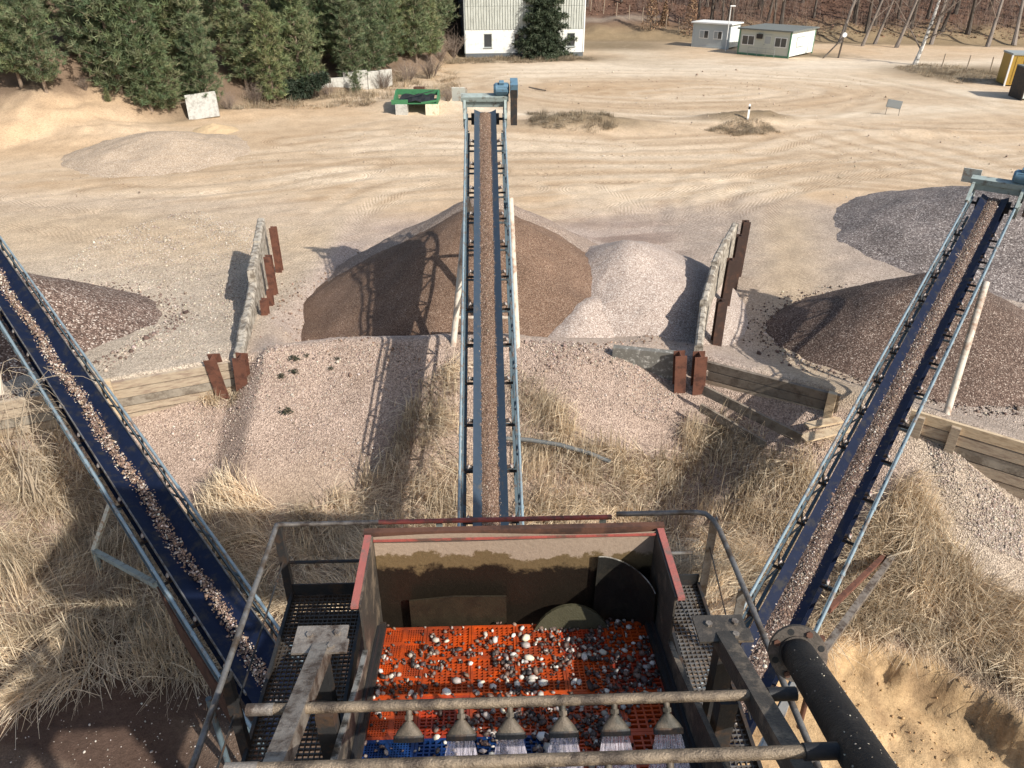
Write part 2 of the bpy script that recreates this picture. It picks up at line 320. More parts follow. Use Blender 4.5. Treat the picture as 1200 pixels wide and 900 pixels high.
mat('panel_shade', (.19, .22, .24), .75, 0, .2, 3)
mat('plinth', (.11, .12, .13), .9)
mat('brick_red', (.24, .115, .08), .9, 0, .25, 9)
mat('frame_grey', (.3, .32, .31), .6); mat('frame_white', (.72, .72, .7), .6, var=.05)
mat('roof_dark', (.15, .16, .15), .8)
mat('hut_white', (.72, .75, .71), .65, 0, .05, 3, (.55, .58, .54), .35, 3); mat('hut_green', (.1, .22, .14), .6); mat('hut_grey', (.42, .46, .47), .65, 0, .08, 3)
mat('hut_cream', (.5, .51, .44), .65, 0, .06, 3)
mat('green_paint', (.05, .18, .08), .5, 0, .2, 6, (.04, .14, .06), .35, 4); mat('yellow_paint', (.4, .25, .045), .5, 0, .1, 4, (.35, .2, .04), .3, 3)
mat('block_pale', (.66, .61, .46), .9, 0, .15, 6, (.45, .38, .26), .4, 5)
mat('bark_dark', (.085, .068, .056), .95, 0, .4, 6, (.15, .13, .11), .45, 3, .02, scale=(1, 1, .3))
mat('bark_grey', (.25, .21, .18), .95, 0, .35, 6, (.11, .09, .075), .5, 3, .02, scale=(1, 1, .3))
mat('bark_pine', (.24, .18, .135), .95, 0, .3, 6, bmp=.02)
mat('bark_birch', (.68, .65, .6), .85, 0, .1, 5, (.04, .035, .032), .52, 2.6, .01, scale=(1, 1, 1.6))
mat('twig', (.2, .155, .125), .9, 0, .3, 8); mat('twig_pale', (.42, .34, .25), .85, 0, .25, 8)
mat('hose', (.12, .125, .125), .6, 0, .3, 8, (.3, .26, .2), .3, 5)
mat('blocker_box', (.3, .32, .33), .6, .2, .15, 4)
mat('white_plastic', (.78, .78, .76), .5, var=.04); mat('black', (.012, .012, .012), .6)
def glass_dark(name, c):
    m, nt, b = _nodes(name); b.inputs['Base Color'].default_value = (*c, 1); b.inputs['Roughness'].default_value = .08; b.inputs['Specular IOR Level'].default_value = .8; MATS[name] = m
glass_dark('pane', (.03, .035, .04)); glass_dark('pane_pale', (.3, .33, .34))
def pu_mat(name, c, rough=.28):
    m, nt, b = _nodes(name); co = coords(nt, 'pos'); n1 = noise(nt, co, 14, 5, .7); n2 = noise(nt, co, 5, 4, .6)
    col = mixc(nt, n1, tuple(x*.65 for x in c), tuple(min(1, x*1.25) for x in c)); f = ramp(nt, n2, [(.42, (0, 0, 0)), (.66, (1, 1, 1))])
    col = mixc(nt, f, col, (c[0]*.42, c[1]*.4+.012, c[2]*.5+.012)); nt.links.new(col, b.inputs['Base Color']); r = ramp(nt, n2, [(.35, (rough*.6,)*3), (.7, (rough*1.7,)*3)]); nt.links.new(r, b.inputs['Roughness'])
    bump(nt, b, n1, .003); MATS[name] = m
pu_mat('pu_orange', (.58, .08, .012)); pu_mat('pu_red', (.5, .055, .016)); pu_mat('pu_blue', (.012, .05, .2))
def stain_shadow_mat():
    """inside of the discharge box: sand-coloured dried coat above, below an uneven tide line a wet band painted near-black to stand in for cast shadow"""
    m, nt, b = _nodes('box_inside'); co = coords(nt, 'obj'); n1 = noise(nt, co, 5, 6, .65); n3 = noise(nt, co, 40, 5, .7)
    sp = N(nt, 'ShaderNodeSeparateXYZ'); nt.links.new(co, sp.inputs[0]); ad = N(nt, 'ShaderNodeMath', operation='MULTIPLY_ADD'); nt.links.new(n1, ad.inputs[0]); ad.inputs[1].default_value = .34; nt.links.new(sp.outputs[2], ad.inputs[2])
    dry = mixc(nt, n3, (.24, .175, .125), (.42, .32, .24)); mid = mixc(nt, n3, (.10, .068, .032), (.2, .14, .075)); wet = mixc(nt, n3, (.008, .0065, .005), (.022, .016, .011))  # wet tone taken near black: the shadow inside the box is painted in
    f1 = ramp(nt, ad.outputs[0], [(.62, (0, 0, 0)), (.64, (1, 1, 1))]); f2 = ramp(nt, ad.outputs[0], [(.49, (0, 0, 0)), (.53, (1, 1, 1))]); c = mixc(nt, f1, mixc(nt, f2, wet, mid), dry)  # wet: wet band plus the painted-in shadow
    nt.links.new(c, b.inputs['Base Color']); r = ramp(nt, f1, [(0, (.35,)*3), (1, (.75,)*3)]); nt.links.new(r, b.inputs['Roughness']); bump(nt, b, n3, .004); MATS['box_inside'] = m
stain_shadow_mat()
def water_mat():
    m, nt, b = _nodes('water'); b.inputs['Base Color'].default_value = (.66, .6, .66, 1); b.inputs['Roughness'].default_value = .2; b.inputs['Specular IOR Level'].default_value = .7; co = coords(nt, 'pos', (160, 12, 12)); nt.links.new(ramp(nt, noise(nt, co, 1, 3, .6), [(.35, (.16,)*3), (.55, (.36,)*3), (.75, (.85,)*3)]), b.inputs['Alpha']); MATS['water'] = m
water_mat()

# ================================================================== SETTING
# ------------------------------------------------------------------ ground sheet
def build_ground():
    ys = list(np.arange(-14, 7, .5))+list(np.arange(7, 33, .105)); s = .105
    while ys[-1] < 330: s = min(s*(1.0062 if ys[-1] < 112 else 1.06), 7); ys.append(ys[-1]+s)
    ys = np.array(ys); nu = 430; u = np.linspace(-1, 1, nu); u = u*(.8+.2*u*u)
    hw = np.where(ys < 0, 22, 22+ys*.82); X = u[None]*hw[:, None]; X[ys > 150] *= 1.0; Y = np.repeat(ys[:, None], nu, 1)
    x = X.ravel(); y = Y.ravel(); d = (y-front(x))*.93; n = fbm(x*.25+3, y*.25); n2 = fbm(x*.9, y*.9+7, 4); z = terrain(x, y)
    px, py, dep = proj(x, y, z); px = np.where(dep > 1, px, 600); py = np.where(dep > 1, py, 2000)
    C = np.empty((len(x), 3)); sand = np.array((.55, .42, .29)); pale = np.array((.65, .54, .41)); orange = np.array((.5, .35, .215))
    C[:] = sand; A = np.full(len(x), .25)
    def lay(c, w, a=None):
        nonlocal C, A
        w = np.clip(w, 0, 1); C = C*(1-w[:, None])+np.array(c)*w[:, None]
        if a is not None: A = A*(1-w)+a*w
    lay(orange, sst(.42, .66, n)*.5)
    # wheel-worn lanes: coordinate across the lane, streaks run along it
    wx_ = x+3*(fbm(x*.07+5, y*.07, 3)-.5)*4; wy_ = y+(fbm(x*.06, y*.06+9, 3)-.5)*7
    lane = wy_-(40+.055*x+3*np.sin(x*.045)); k = np.exp(-(lane/7.5)**2)
    st = vnoise(lane*1.5, wx_*.06)*.55+vnoise(lane*4.1, wx_*.11+40)*.45; lay(pale, k*sst(.35, .7, st)*.35); lay(orange*.85, k*sst(.42, .22, st)*.2)
    rx = (x-14.5)/2.1; ry = (y-67)/.95; rr = np.hypot(rx, ry)+1.1*(n2-.5); th = np.arctan2(ry, rx)
    loop = np.exp(-((rr-10.5)/2.6)**2); st = vnoise(rr*3.1, th*2.2+9); lay((.69, .59, .46), loop*(.6+.4*sst(.35, .6, st))); lay(orange*.8, np.exp(-(rr/7.5)**4)*(.35+.5*sst(.45, .7, vnoise(rr*2.6+5, th*3))))
    paths = [[(0, 262), (150, 235), (350, 215), (540, 205), (700, 200), (900, 200), (1200, 232)], [(0, 232), (200, 207), (400, 190), (600, 180), (800, 180), (1000, 172), (1200, 165)], [(0, 205), (180, 200), (400, 178), (560, 172), (760, 172), (900, 165)],
        [(540, 90), (555, 112), (640, 128), (760, 136), (900, 132), (1000, 125), (1050, 110), (1000, 95), (850, 86), (700, 83), (580, 84), (535, 100)], [(575, 100), (640, 115), (760, 122), (880, 118), (960, 108), (900, 96), (760, 92), (640, 92)], [(690, 62), (720, 76), (850, 76), (980, 86), (1080, 105), (1200, 140)], [(880, 166), (960, 150), (1040, 150), (1120, 165), (1200, 190)], [(960, 135), (1040, 145), (1120, 148), (1200, 146)],
        [(905, 400), (880, 330), (855, 262), (895, 215), (1000, 192), (1200, 185)], [(860, 350), (838, 290), (820, 240), (850, 205), (960, 185)], [(330, 360), (370, 270), (450, 228), (580, 212)], [(610, 240), (700, 250), (800, 236), (900, 215)], [(650, 222), (740, 262), (830, 270)], [(330, 172), (430, 150), (520, 142), (545, 155), (480, 168), (380, 176)], [(300, 165), (400, 158), (500, 160), (700, 170)], [(60, 225), (180, 232), (300, 222), (420, 200)], [(1000, 110), (1100, 118), (1200, 128)], [(760, 108), (860, 104), (930, 108), (880, 114), (780, 114)], [(930, 140), (1000, 165), (1080, 180), (1200, 215)], [(240, 350), (200, 290), (120, 255), (0, 240)]]
    sel = np.where((y > 19) & (y < 112) & (np.abs(x) < 62))[0]; xs_ = x[sel]; ys_ = y[sel]; rt_ = np.random.default_rng(4); TA = np.zeros(len(x)); TC_ = np.zeros(len(x)); TW = np.zeros(len(x))
    for pth in paths:
        P0 = np.array([tuple(ground(*p))[:2] for p in pth]); t0 = np.arange(len(P0)); tt = np.linspace(0, len(P0)-1, len(P0)*5)
        P1 = np.stack([np.interp(tt, t0, P0[:, 0]), np.interp(tt, t0, P0[:, 1])], -1)
        for _ in range(3): P1[1:-1] = (P1[:-2]+2*P1[1:-1]+P1[2:])/4
        for rep_ in range(4):
            P = P1+rt_.normal(0, .9, 2)*(rep_ > 0)+np.stack([np.sin(tt*1.1+rep_), np.cos(tt*.9+rep_*2)], -1)*.5*rep_; best = np.full(len(xs_), 1e9); al = np.zeros(len(xs_)); acc = 0
            for a0, b0 in zip(P[:-1], P[1:]):
                d0 = b0-a0; L0 = np.hypot(*d0)+1e-6; box = (xs_ > min(a0[0], b0[0])-2) & (xs_ < max(a0[0], b0[0])+2) & (ys_ > min(a0[1], b0[1])-2) & (ys_ < max(a0[1], b0[1])+2); j = np.where(box)[0]
                if len(j):
                    tq = np.clip(((xs_[j]-a0[0])*d0[0]+(ys_[j]-a0[1])*d0[1])/L0**2, 0, 1); sx_ = xs_[j]-a0[0]-tq*d0[0]; sy_ = ys_[j]-a0[1]-tq*d0[1]; dd = np.hypot(sx_, sy_); up_ = dd < best[j]; best[j] = np.where(up_, dd, best[j]); al[j] = np.where(up_, acc+tq*L0, al[j])
                acc += L0
            wd_ = .22+.004*ys_; rut = np.exp(-((best-1.0)/wd_)**4); brk = sst(.3, .5, vnoise(al*.1+rep_*7, best*0+rep_))*(.35+.65*sst(28, 38, ys_)); w_ = rut*brk; up2 = w_ > TW[sel]*.8
            TA[sel] = np.where(up2, al, TA[sel]); TC_[sel] = np.where(up2, best, TC_[sel]); TW[sel] = np.maximum(TW[sel]*np.where(up2 & (w_ > .05), .5, 1), w_); ww_ = np.zeros(len(x)); ww_[sel] = w_; dark = rt_.random() < .55; lay(orange*.75 if dark else pale*1.06, ww_*(.42*(1-.5*sst(45, 60, y)) if dark else .5)); z = z-.02*ww_
            mid_ = np.zeros(len(x)); mid_[sel] = np.exp(-(best/1.3)**2)*brk; lay(pale, mid_*.18)
    road = np.exp(-((y-(83+.05*(x-14)))/5.5)**2)*sst(-8, 2, x); st = vnoise((y-.05*x)*1.3, x*.06); lay((.7, .61, .49), road*(.65+.35*st))
    rd2 = np.exp(-((x-(14+(y-90)*-.2))/5)**2)*sst(78, 84, y)*sst(118, 100, y); lay((.55, .46, .35), rd2*.9)
    far_r = sst(24, 34, x)*sst(50, 60, y)*sst(92, 84, y); lay((.56, .46, .34), far_r*.5*vnoise((y*.9-x*.35)*1.6, x*.06+3))
    lay(orange*.8, sst(.5, .72, fbm(x*.12+3, y*.2, 3))*.35*sst(33, 40, y)*sst(100, 90, y))
    # stony floor of the bays, pink spill in front of the wall
    bay = sst(37, 30.5, y+5*(n-.5)+1.2*(n2-.5)-.12*np.abs(x)); lay((.48, .395, .345), bay*.95, .95); lay((.5, .4, .3), bay*sst(.5, .66, n)*.4, .6)
    lb = bay*sst(-7.0, -8.2, x); lay((.56, .48, .385), lb*.95, 1.0); lay((.53, .41, .28), lb*sst(25, 32, y)*.8, .6)
    rb = bay*sst(5, 8, x); lay((.42, .355, .30), rb*.8, 1.0); lay((.47, .37, .26), rb*np.exp(-((x-(8+(y-18)*.28))/1.6)**2)*.85, .5)
    back = np.exp(-((y-31)/3.2)**2)*sst(-7, -2, x)*sst(9, 5, x); lay((.27, .2, .165), back*sst(.40, .6, vnoise((y-x*.3)*1.3, (x+y)*.3+3))*.8, .7)
    fr = sst(.35, -.2, d); lay((.405, .315, .26), fr, .95); lay((.33, .25, .2), fr*sst(.5, .75, n2)*.5, .95)
    lay((.43, .36, .29), fr*sst(8.6, 9.8, x), 1.0)
    earth = sst(-2.2, -4.6, d)*sst(.3, .5, n2+.12); lay((.33, .25, .175), earth*.75, .4)
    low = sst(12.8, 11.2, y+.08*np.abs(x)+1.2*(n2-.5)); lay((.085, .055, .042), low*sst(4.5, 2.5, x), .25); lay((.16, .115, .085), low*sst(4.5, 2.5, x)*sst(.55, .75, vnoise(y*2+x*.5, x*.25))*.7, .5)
    pb = np.interp(x, PITC[:, 0], PITC[:, 1], left=9.4, right=-5); pit = sst(-.5, .1, pb-y)*sst(3.4, 4.2, x)*sst(10.2, 9.4, x)*sst(13, 12, y); lay((.55, .385, .215), pit, .15); lay((.3, .2, .115), pit*sst(.45, .75, vnoise(x*3.5, y*.9)*.6+.4*fbm(x*6, y*6, 2))*.65); lay((.22, .15, .09), pit*np.exp(-((pb-y-.2)/.3)**2)*sst(.4, .6, fbm(x*3, y*3, 3))*.8)
    # hills: sand bank, needle litter under the pines, leaf litter under the bare wood, rough grass
    hs = np.interp(x, [-80, -42, -31, -24, -20, -13, -8, -4, 0, 8, 20, 40, 60, 100], [42, 45.5, 46.5, 55, 60, 68, 78, 100, 108, 106, 106, 104, 101, 96]); h = y-hs
    lay((.2, .155, .105), sst(-2.0, .5, h+3*(n2-.5))*sst(-17, -14, -np.abs(x+9))*.8, .3); L = sst(3.5, 7.5, h+3*(n2-.5))*sst(-22, -30, x)+sst(0, 3, h+2*(n2-.5))*sst(-30, -22, x)*sst(0, -4, x); lay((.17, .12, .085), L*.95, .2)
    g = sst(-3, 0, h+1.5*(n2-.5))*sst(0, 4, x); lay((.26, .195, .12), g, .2); lay((.145, .085, .06), g*sst(3, 9, h), .6); lay((.3, .25, .2), g*np.exp(-((h-9-.0*x)/1.4)**2)*sst(24, 18, x)*.8)
    for mx, my, r1, r2 in ((5.0, 54.2, 4.6, 1.7), (16.6, 56.2, 3.4, 1.3), (44, 79, 8, 5), (-5.5, 64, 4, 3), (31, 92, 6, 2), (1.5, 89.5, 9.5, 2.6), (12, 101, 8, 5)): lay((.24, .185, .12), np.exp(-((x-mx)/r1)**4-((y-my)/r2)**4)*sst(.15, .4, n2+.15), .3)
    I = np.arange(len(ys)*nu).reshape(len(ys), nu); F = np.stack([I[:-1, :-1], I[:-1, 1:], I[1:, 1:], I[1:, :-1]], -1).reshape(-1, 4)
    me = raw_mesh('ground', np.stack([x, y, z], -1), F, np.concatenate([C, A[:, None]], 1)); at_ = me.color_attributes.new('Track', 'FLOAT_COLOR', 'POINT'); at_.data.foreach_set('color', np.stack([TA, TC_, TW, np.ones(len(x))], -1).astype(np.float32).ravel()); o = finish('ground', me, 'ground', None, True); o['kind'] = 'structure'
build_ground()

# ------------------------------------------------------------------ gravel heaps
def heap(label, cx, cy, h, rad, m, sx=1.0, rot=0, jag=.05, flat=0.03, name='gravel_pile', seed=0):
    na, nr = 120, 48; V = []; a = np.linspace(0, 2*np.pi, na, endpoint=False); c, s = math.cos(rot), math.sin(rot)
    for i in range(nr+1):
        t = 1.1*i/nr; X = rad*t*np.cos(a)*sx; Y = rad*t*np.sin(a); wx = cx+X*c-Y*s; wy = cy+X*s+Y*c; nn = fbm(wx*.7+seed, wy*.7, 4)-.5
        z = h*(1-math.sqrt(t*t+flat*flat))+nn*jag*h*min(1, t*2)+(fbm(wx*3+seed, wy*3, 3)-.5)*.07; V.append(np.stack([wx-cx, wy-cy, z], -1))
    V = np.concatenate(V); I = np.arange((nr+1)*na).reshape(nr+1, na); J = np.roll(I, -1, 1); F = np.stack([I[:-1], J[:-1], J[1:], I[1:]], -1).reshape(-1, 4)
    o = finish(name, raw_mesh(name, V, F), m, None, True); o.location = (cx, cy, 0); return tag(o, label, name.replace('_', ' '))
heap('tan gravel heap rising behind the brown cone at the middle conveyor', -.95, 26.1, 3.6, 6.2, 'gravel_tan', seed=3, jag=.12)
heap('fresh brown fine gravel cone under the head of the middle conveyor', -.95, 24.35, 3.8, 6.5, 'gravel_brown', seed=1, jag=.1, flat=.05)
heap('dark brown gravel cone under the right-hand conveyor', 13.0, 21.7, 2.55, 4.1, 'gravel_dark', sx=1.2, rot=R(8), seed=5, jag=.08, flat=.06)
heap('wide grey gravel heap behind the right-hand conveyor head', 21.5, 31.5, 2.5, 7.4, 'gravel_grey', seed=8, jag=.1)
heap('coarse dark gravel cone beside the left-hand blue conveyor', -15.8, 20.9, 3.05, 5.2, 'gravel_coarse', seed=13)
heap('pale pinkish gravel heap leaning on the right dividing wall', 3.85, 24.4, 2.55, 4.3, 'gravel_pink', sx=1.38, rot=R(75), seed=21, jag=.14, flat=.1)
heap('low pale grey gravel heap in front of the pine bank', -21.2, 46.8, 1.35, 5.4, 'gravel_sand', seed=31, jag=.2, flat=.2)
heap('low pinkish gravel spill curving round the front of the brown cone', 2.3, 21.5, 1.75, 2.3, 'gravel_pink', sx=2.0, rot=R(60), seed=51, jag=.18, flat=.15)
heap('small orange sand heap near the leaning concrete slab', -19.9, 52.8, .55, 1.6, 'sand_orange', seed=41, jag=.1, flat=.1, name='sand_pile')

# ================================================================== CONVEYORS
def conveyor(label, cat, base, head_deg, slope_deg, s0, s1, beltw, beltmat, label_belt=None, legs=(), motor=True, group=None):
    """local: x across, y along (horizontal), z up; s runs along the slope, n is normal to it. origin = base point on the belt line."""
    hd = R(head_deg); sl_ = R(slope_deg); root = thing('belt_conveyor', label, cat, base, -hd, group); cs, sn = math.cos(sl_), math.sin(sl_)
    tf = lambda v: Vector((v[0], v[1]*cs-v[2]*sn, v[1]*sn+v[2]*cs))
    hw = beltw/2; prof = [(-hw, .0), (-hw*.42, -.115), (-hw*.2, -.128), (hw*.2, -.128), (hw*.42, -.115), (hw, .0)]
    b = MB(tf); L = int((s1-s0)/.5)
    for k in (0, 1):
        b.sheet([[(x, s0+(s1-s0)*i/L+(.0), nn-.014*k) for x, nn in (prof if k == 0 else prof[::-1])] for i in range(L+1)])
    b.add([(-hw, s0, 0), (-hw, s1, 0), (-hw, s1, -.014), (-hw, s0, -.014), (hw, s0, 0), (hw, s1, 0), (hw, s1, -.014), (hw, s0, -.014)], [(0, 1, 2, 3), (7, 6, 5, 4)])
    # wrap round the head drum and back underneath
    rows = []
    for i in range(9):
        a = math.pi*i/8; rows.append([(x, s1+.02+.19*math.sin(a), -.13+ (-.19+.19*math.cos(a))+ (nn+.128)*max(0, 1-i/2.5)) for x, nn in prof])
    b.sheet([[(x, s1, nn) for x, nn in prof]]+rows); b.box(-hw, hw, s0, s1+.02, -.515, -.505)
    bo = b.build('belt', beltmat, root)
    if label_belt: bo['label'] = label_belt
    rx = .575
    for s in (-1, 1):
        t = MB(tf).tube([(s*rx, s0, .0), (s*rx, s1+.05, .0)], .028, 10); q = s0+.6
        while q < s1: t.tube([(s*rx, q, 0), (s*rx, q+.07, 0)], .036, 8); q += 1.65
        t.build('side_rail', 'rail_blue', root, smooth=True)
        MB(tf).bar((s*.5, s0, -.62), (s*.5, s1-.3, -.62), .06, .06).build('lower_chord', 'steel_blue', root)
        MB(tf).bar((s*.53, s0, -.16), (s*.53, s1, -.16), .035, .07).build('stringer', 'steel_blue', root)
    if beltw > .7:
        for s in (-1, 1): MB(tf).bar((s*(hw+.012), s0+.8, .012), (s*(hw+.012), s1-.4, .012), .022, .07).build('skirt', 'galv', root)
    pitch = 1.12; n = int((s1-s0-.4)/pitch)
    pm = MB(tf).bar((0, 0, 0), (-.07, 0, -.6), .035, .035).mesh('truss_post'); dm = MB(tf).bar((0, 0, 0), (-.07, pitch*.96, -.6), .03, .03).mesh('brace')
    pm2 = MB(tf).bar((0, 0, 0), (.07, 0, -.6), .035, .035).mesh('truss_post'); dm2 = MB(tf).bar((0, 0, 0), (.07, pitch*.96, -.6), .03, .03).mesh('brace')
    im = MB(tf).bar((-.53, 0, -.235), (.53, 0, -.235), .05, .03).bar((-.43, 0, -.235), (-.43, 0, -.07), .012, .05).bar((.43, 0, -.235), (.43, 0, -.07), .012, .05).mesh('idler')
    cb = MB(tf).bar((-.5, 0, -.6), (.5, 0, -.6), .04, .04).mesh('cross_brace')
    rm = [MB(tf).tube([(k*hw*.45, 0, -.165), (k*.415, 0, -.055)], .04, 10).mesh('roller') for k in (-1, 1)]; cm = [MB(tf).tube([(k*.41, 0, -.057), (k*.425, 0, -.05)], .05, 10).mesh('roller_cap') for k in (-1, 1)]
    for me, m in ((pm, 'steel_blue'), (dm, 'steel_blue'), (pm2, 'steel_blue'), (dm2, 'steel_blue'), (im, 'steel_dark'), (cb, 'steel_blue')): me.materials.append(MATS[m])
    for me in rm: me.materials.append(MATS['roller']); shade(me)
    for me in cm: me.materials.append(MATS['roller_cap'])
    for i in range(n):
        s = s0+.35+i*pitch; p = tf((0, s, 0))
        i_ = inst('idler', im, root, p)
        for k in (0, 1): r_ = inst('roller', rm[k], i_); inst('roller_cap', cm[k], i_)
        for sd, a_, d_ in ((1, pm, dm), (-1, pm2, dm2)):
            q = tf((sd*.57, s+.3, 0)); inst('truss_post', a_, root, q); inst('brace', d_, root, q)
        inst('cross_brace', cb, root, tf((0, s+.3, 0)))
    if motor:
        # head station
        f = MB(tf)
        for s in (-1, 1): f.bar((s*.6, s1-.35, -.3), (s*.6, s1-.35, .0), .1, .18).bar((s*.6, s1-.42, -.3), (s*.6, s1+.45, -.3), .08, .16); f.bar((s*.6, s1+.05, -.1), (s*.6, s1+.05, .29), .13, .16).bar((s*.6, s1-.6, .02), (s*.6, s1-.05, .3), .07, .1)
        f.bar((-.7, s1+.05, .36), (.7, s1+.05, .36), .24, .14).bar((-.66, s1+.0, .2), (.66, s1+.0, .2), .04, .22)
        f.build('head_frame', 'grey_paint', root)
        MB(tf).tube([(-.42, s1+.02, -.32), (.42, s1+.02, -.32)], .17, 18).tube([(-.6, s1+.02, -.32), (.6, s1+.02, -.32)], .04, 8).build('head_drum', 'rubber', root, smooth=True)
        m_ = MB(tf).tube([(.26, s1+.1, .6), (.32, s1+.1, .6), (.32, s1+.1, .6), (.68, s1+.1, .6), (.72, s1+.1, .6)], [.12, .17, .17, .17, .12], 16); m_.box(.36, .6, s1-.0, s1+.2, .44, .52)
        for k in range(8): a = 2*math.pi*k/8; m_.bar((.38, s1+.1+.17*math.cos(a), .6+.17*math.sin(a)), (.66, s1+.1+.17*math.cos(a), .6+.17*math.sin(a)), .012, .02)
        mo = m_.build('motor', 'motor_blue', root, smooth=True); MB(tf).box(.42, .56, s1+.02, s1+.16, .76, .84, .01).build('terminal_box', 'motor_blue', mo)
        MB(tf).prism([(s1-.38, -.3), (s1-.02, -.36), (s1+.3, .5), (s1+.3, .78), (s1-.08, .78), (s1-.14, .45)], 'x', .76, .95).build('drive_guard', 'steel_dark', root); MB(tf).prism([(s1-.1, .42), (s1+.32, .42), (s1+.32, .82), (s1-.1, .82)], 'x', .745, .965).build('guard_hood', 'motor_blue', root)
        MB(tf).box(-.98, -.52, s1+.32, s1+.345, .1, .52).build('deflector_plate', 'pale_paint', root)
    for (pa, pb_, r_, m_) in legs:
        inv = Matrix.Rotation(hd, 3, 'Z'); la = inv @ (Vector(pa)-Vector(base)); lb_ = inv @ (Vector(pb_)-Vector(base)); MB().tube([la, lb_], r_, 12).build('leg', m_, root, smooth=True)
    return root, hd, tf, cs, sn
def cpos(base, hd, tf, x, s, n):
    v = tf((x, s, n)); return np.array([base[0]+v.x*math.cos(hd)+v.y*math.sin(hd), base[1]-v.x*math.sin(hd)+v.y*math.cos(hd), base[2]+v.z])
CB = (-.39, 11.0, 2.0); LB = (-4.574, 9.0, 1.03); RB = (4.389, 9.0, 1.344)
cA = tz(-1.62, 18.75); cBz = tz(.15, 18.75)
midc = conveyor('middle belt conveyor climbing straight away to the brown gravel cone', 'conveyor', CB, -1.83, 19.7, -7.2, 13.75, .65, 'belt_grey', 'dark blue-grey belt of the middle conveyor',
    legs=[((-1.2, 20.4, 5.0), (-1.62, 18.75, cA-.1), .085, 'leg_paint'), ((-.05, 20.4, 5.0), (.15, 18.75, cBz-.1), .085, 'leg_paint'), ((-1.5, 19.25, cA+.6), (.05, 19.25, cA+.6), .05, 'leg_paint'), ((-1.2, 20.4, 5.0), (-.85, 23.1, 1.8), .06, 'leg_paint'),
          ((-.95, 9.5, 1.1), (-1.0, 9.5, -1.6), .06, 'steel_blue'), ((.2, 9.5, 1.1), (.25, 9.5, -1.6), .06, 'steel_blue')])
lefc = conveyor('left-hand belt conveyor with navy belt running out of the left edge', 'conveyor', LB, -41.98, 10.15, -1.9, 18.4, .76, 'belt_blue', 'navy belt carrying a thin row of pebbles',
    legs=[((-4.1, 8.9, .5), (-4.1, 8.9, -1.7), .05, 'steel_blue'), ((-4.9, 8.2, .4), (-4.9, 8.2, -1.7), .05, 'steel_blue'), ((-13.2, 17.4, 2.3), (-13.1, 16.7, -.2), .07, 'leg_paint'), ((-12.3, 18.2, 2.3), (-11.9, 17.3, .3), .07, 'leg_paint')])
rg = tz(10.5, 15.7)
rigc = conveyor('right-hand belt conveyor with navy belt rising to the dark gravel cone', 'conveyor', RB, 36.83, 13.24, -2.6, 15.45, .66, 'belt_blue', 'navy belt carrying a wide ribbon of fine pebbles',
    legs=[((11.62, 17.55, 3.75), (10.5, 15.7, rg-.15), .085, 'leg_paint'), ((10.35, 17.75, 3.35), (9.3, 16.5, rg-.3), .085, 'leg_paint'), ((5.3, 9.2, .7), (5.35, 9.2, -1.7), .05, 'steel_rust'), ((4.3, 9.9, .7), (4.2, 9.9, -1.7), .05, 'steel_rust')])
# loads on the belts
def load(name, label, conv, base, beltw, half, top, s0, s1, n, size, pal, base_shape, bed, bedmat, rnd=1.0):
    root, hd, tf, cs, sn = conv
    s = RNG.uniform(s0, s1, n); wob = half*(1+.22*(fbm(s*1.3, s*0+half*9, 3)-.5)*2*rnd); x = np.clip(RNG.normal(0, .55, n), -1.15, 1.15)*wob+.03*np.sin(s*1.9)*rnd
    nn = -.125+top*np.maximum(0, 1-(np.abs(x)/half)**2)*RNG.uniform(.2, 1, n)**.4+np.maximum(0, np.abs(x)-beltw*.2)*.5
    P = np.array([cpos(base, hd, tf, a, b, c) for a, b, c in zip(x, s, nn)]); sz = size*RNG.lognormal(0, .32, n)
    o = stones(name, P, sz, pick(pal, n, .3), 'stone', base_shape); tag(o, label, None, None, 'stuff')
    if bed:
        b = MB(); rows = []; L = int((s1-s0)/.12)
        for i in range(L+1):
            ss = s0+(s1-s0)*i/L; wv = half*(1+.12*(float(fbm(np.array([ss*1.3]), np.array([half*9]), 3)[0])-.5)*2)
            rows.append([cpos(base, hd, tf, u*wv*.97, ss, -.118+top*.75*(1-u*u)+(.012 if abs(u) > .9 else 0)+random.uniform(-.006, .006)) for u in (-1, -.75, -.5, -.25, 0, .25, .5, .75, 1)])
        b.sheet(rows); bo = b.build('gravel_bed', bedmat, None); tag(bo, bed, None, None, 'stuff')
BROWN = [(.16, .10, .07), (.24, .155, .11), (.32, .22, .16), (.12, .075, .055), (.42, .33, .26)]
PEB = [(.27, .19, .145), (.15, .098, .075), (.38, .3, .24), (.2, .125, .09), (.10, .07, .058), (.55, .48, .41), (.3, .2, .135), (.17, .11, .09)]
load('gravel_load', 'fine brown gravel riding on the middle belt', midc, CB, .65, .2, .05, -2, 13.75, 18000, .0105, BROWN, 'oct', 'layer of fine brown gravel on the middle belt', 'gravel_brown')
load('gravel_load', 'mixed pebbles in a thin row on the left belt', lefc, LB, .76, .12, .07, -1.8, 18.3, 6500, .0185, PEB, 'ico', None, None, 1.3)
load('gravel_load', 'small brown and white pebbles in a wide ribbon on the right belt', rigc, RB, .66, .165, .055, -2.4, 15.45, 12000, .0125, PEB, 'ico', 'layer of small pebbles on the right belt', 'gravel_dark')

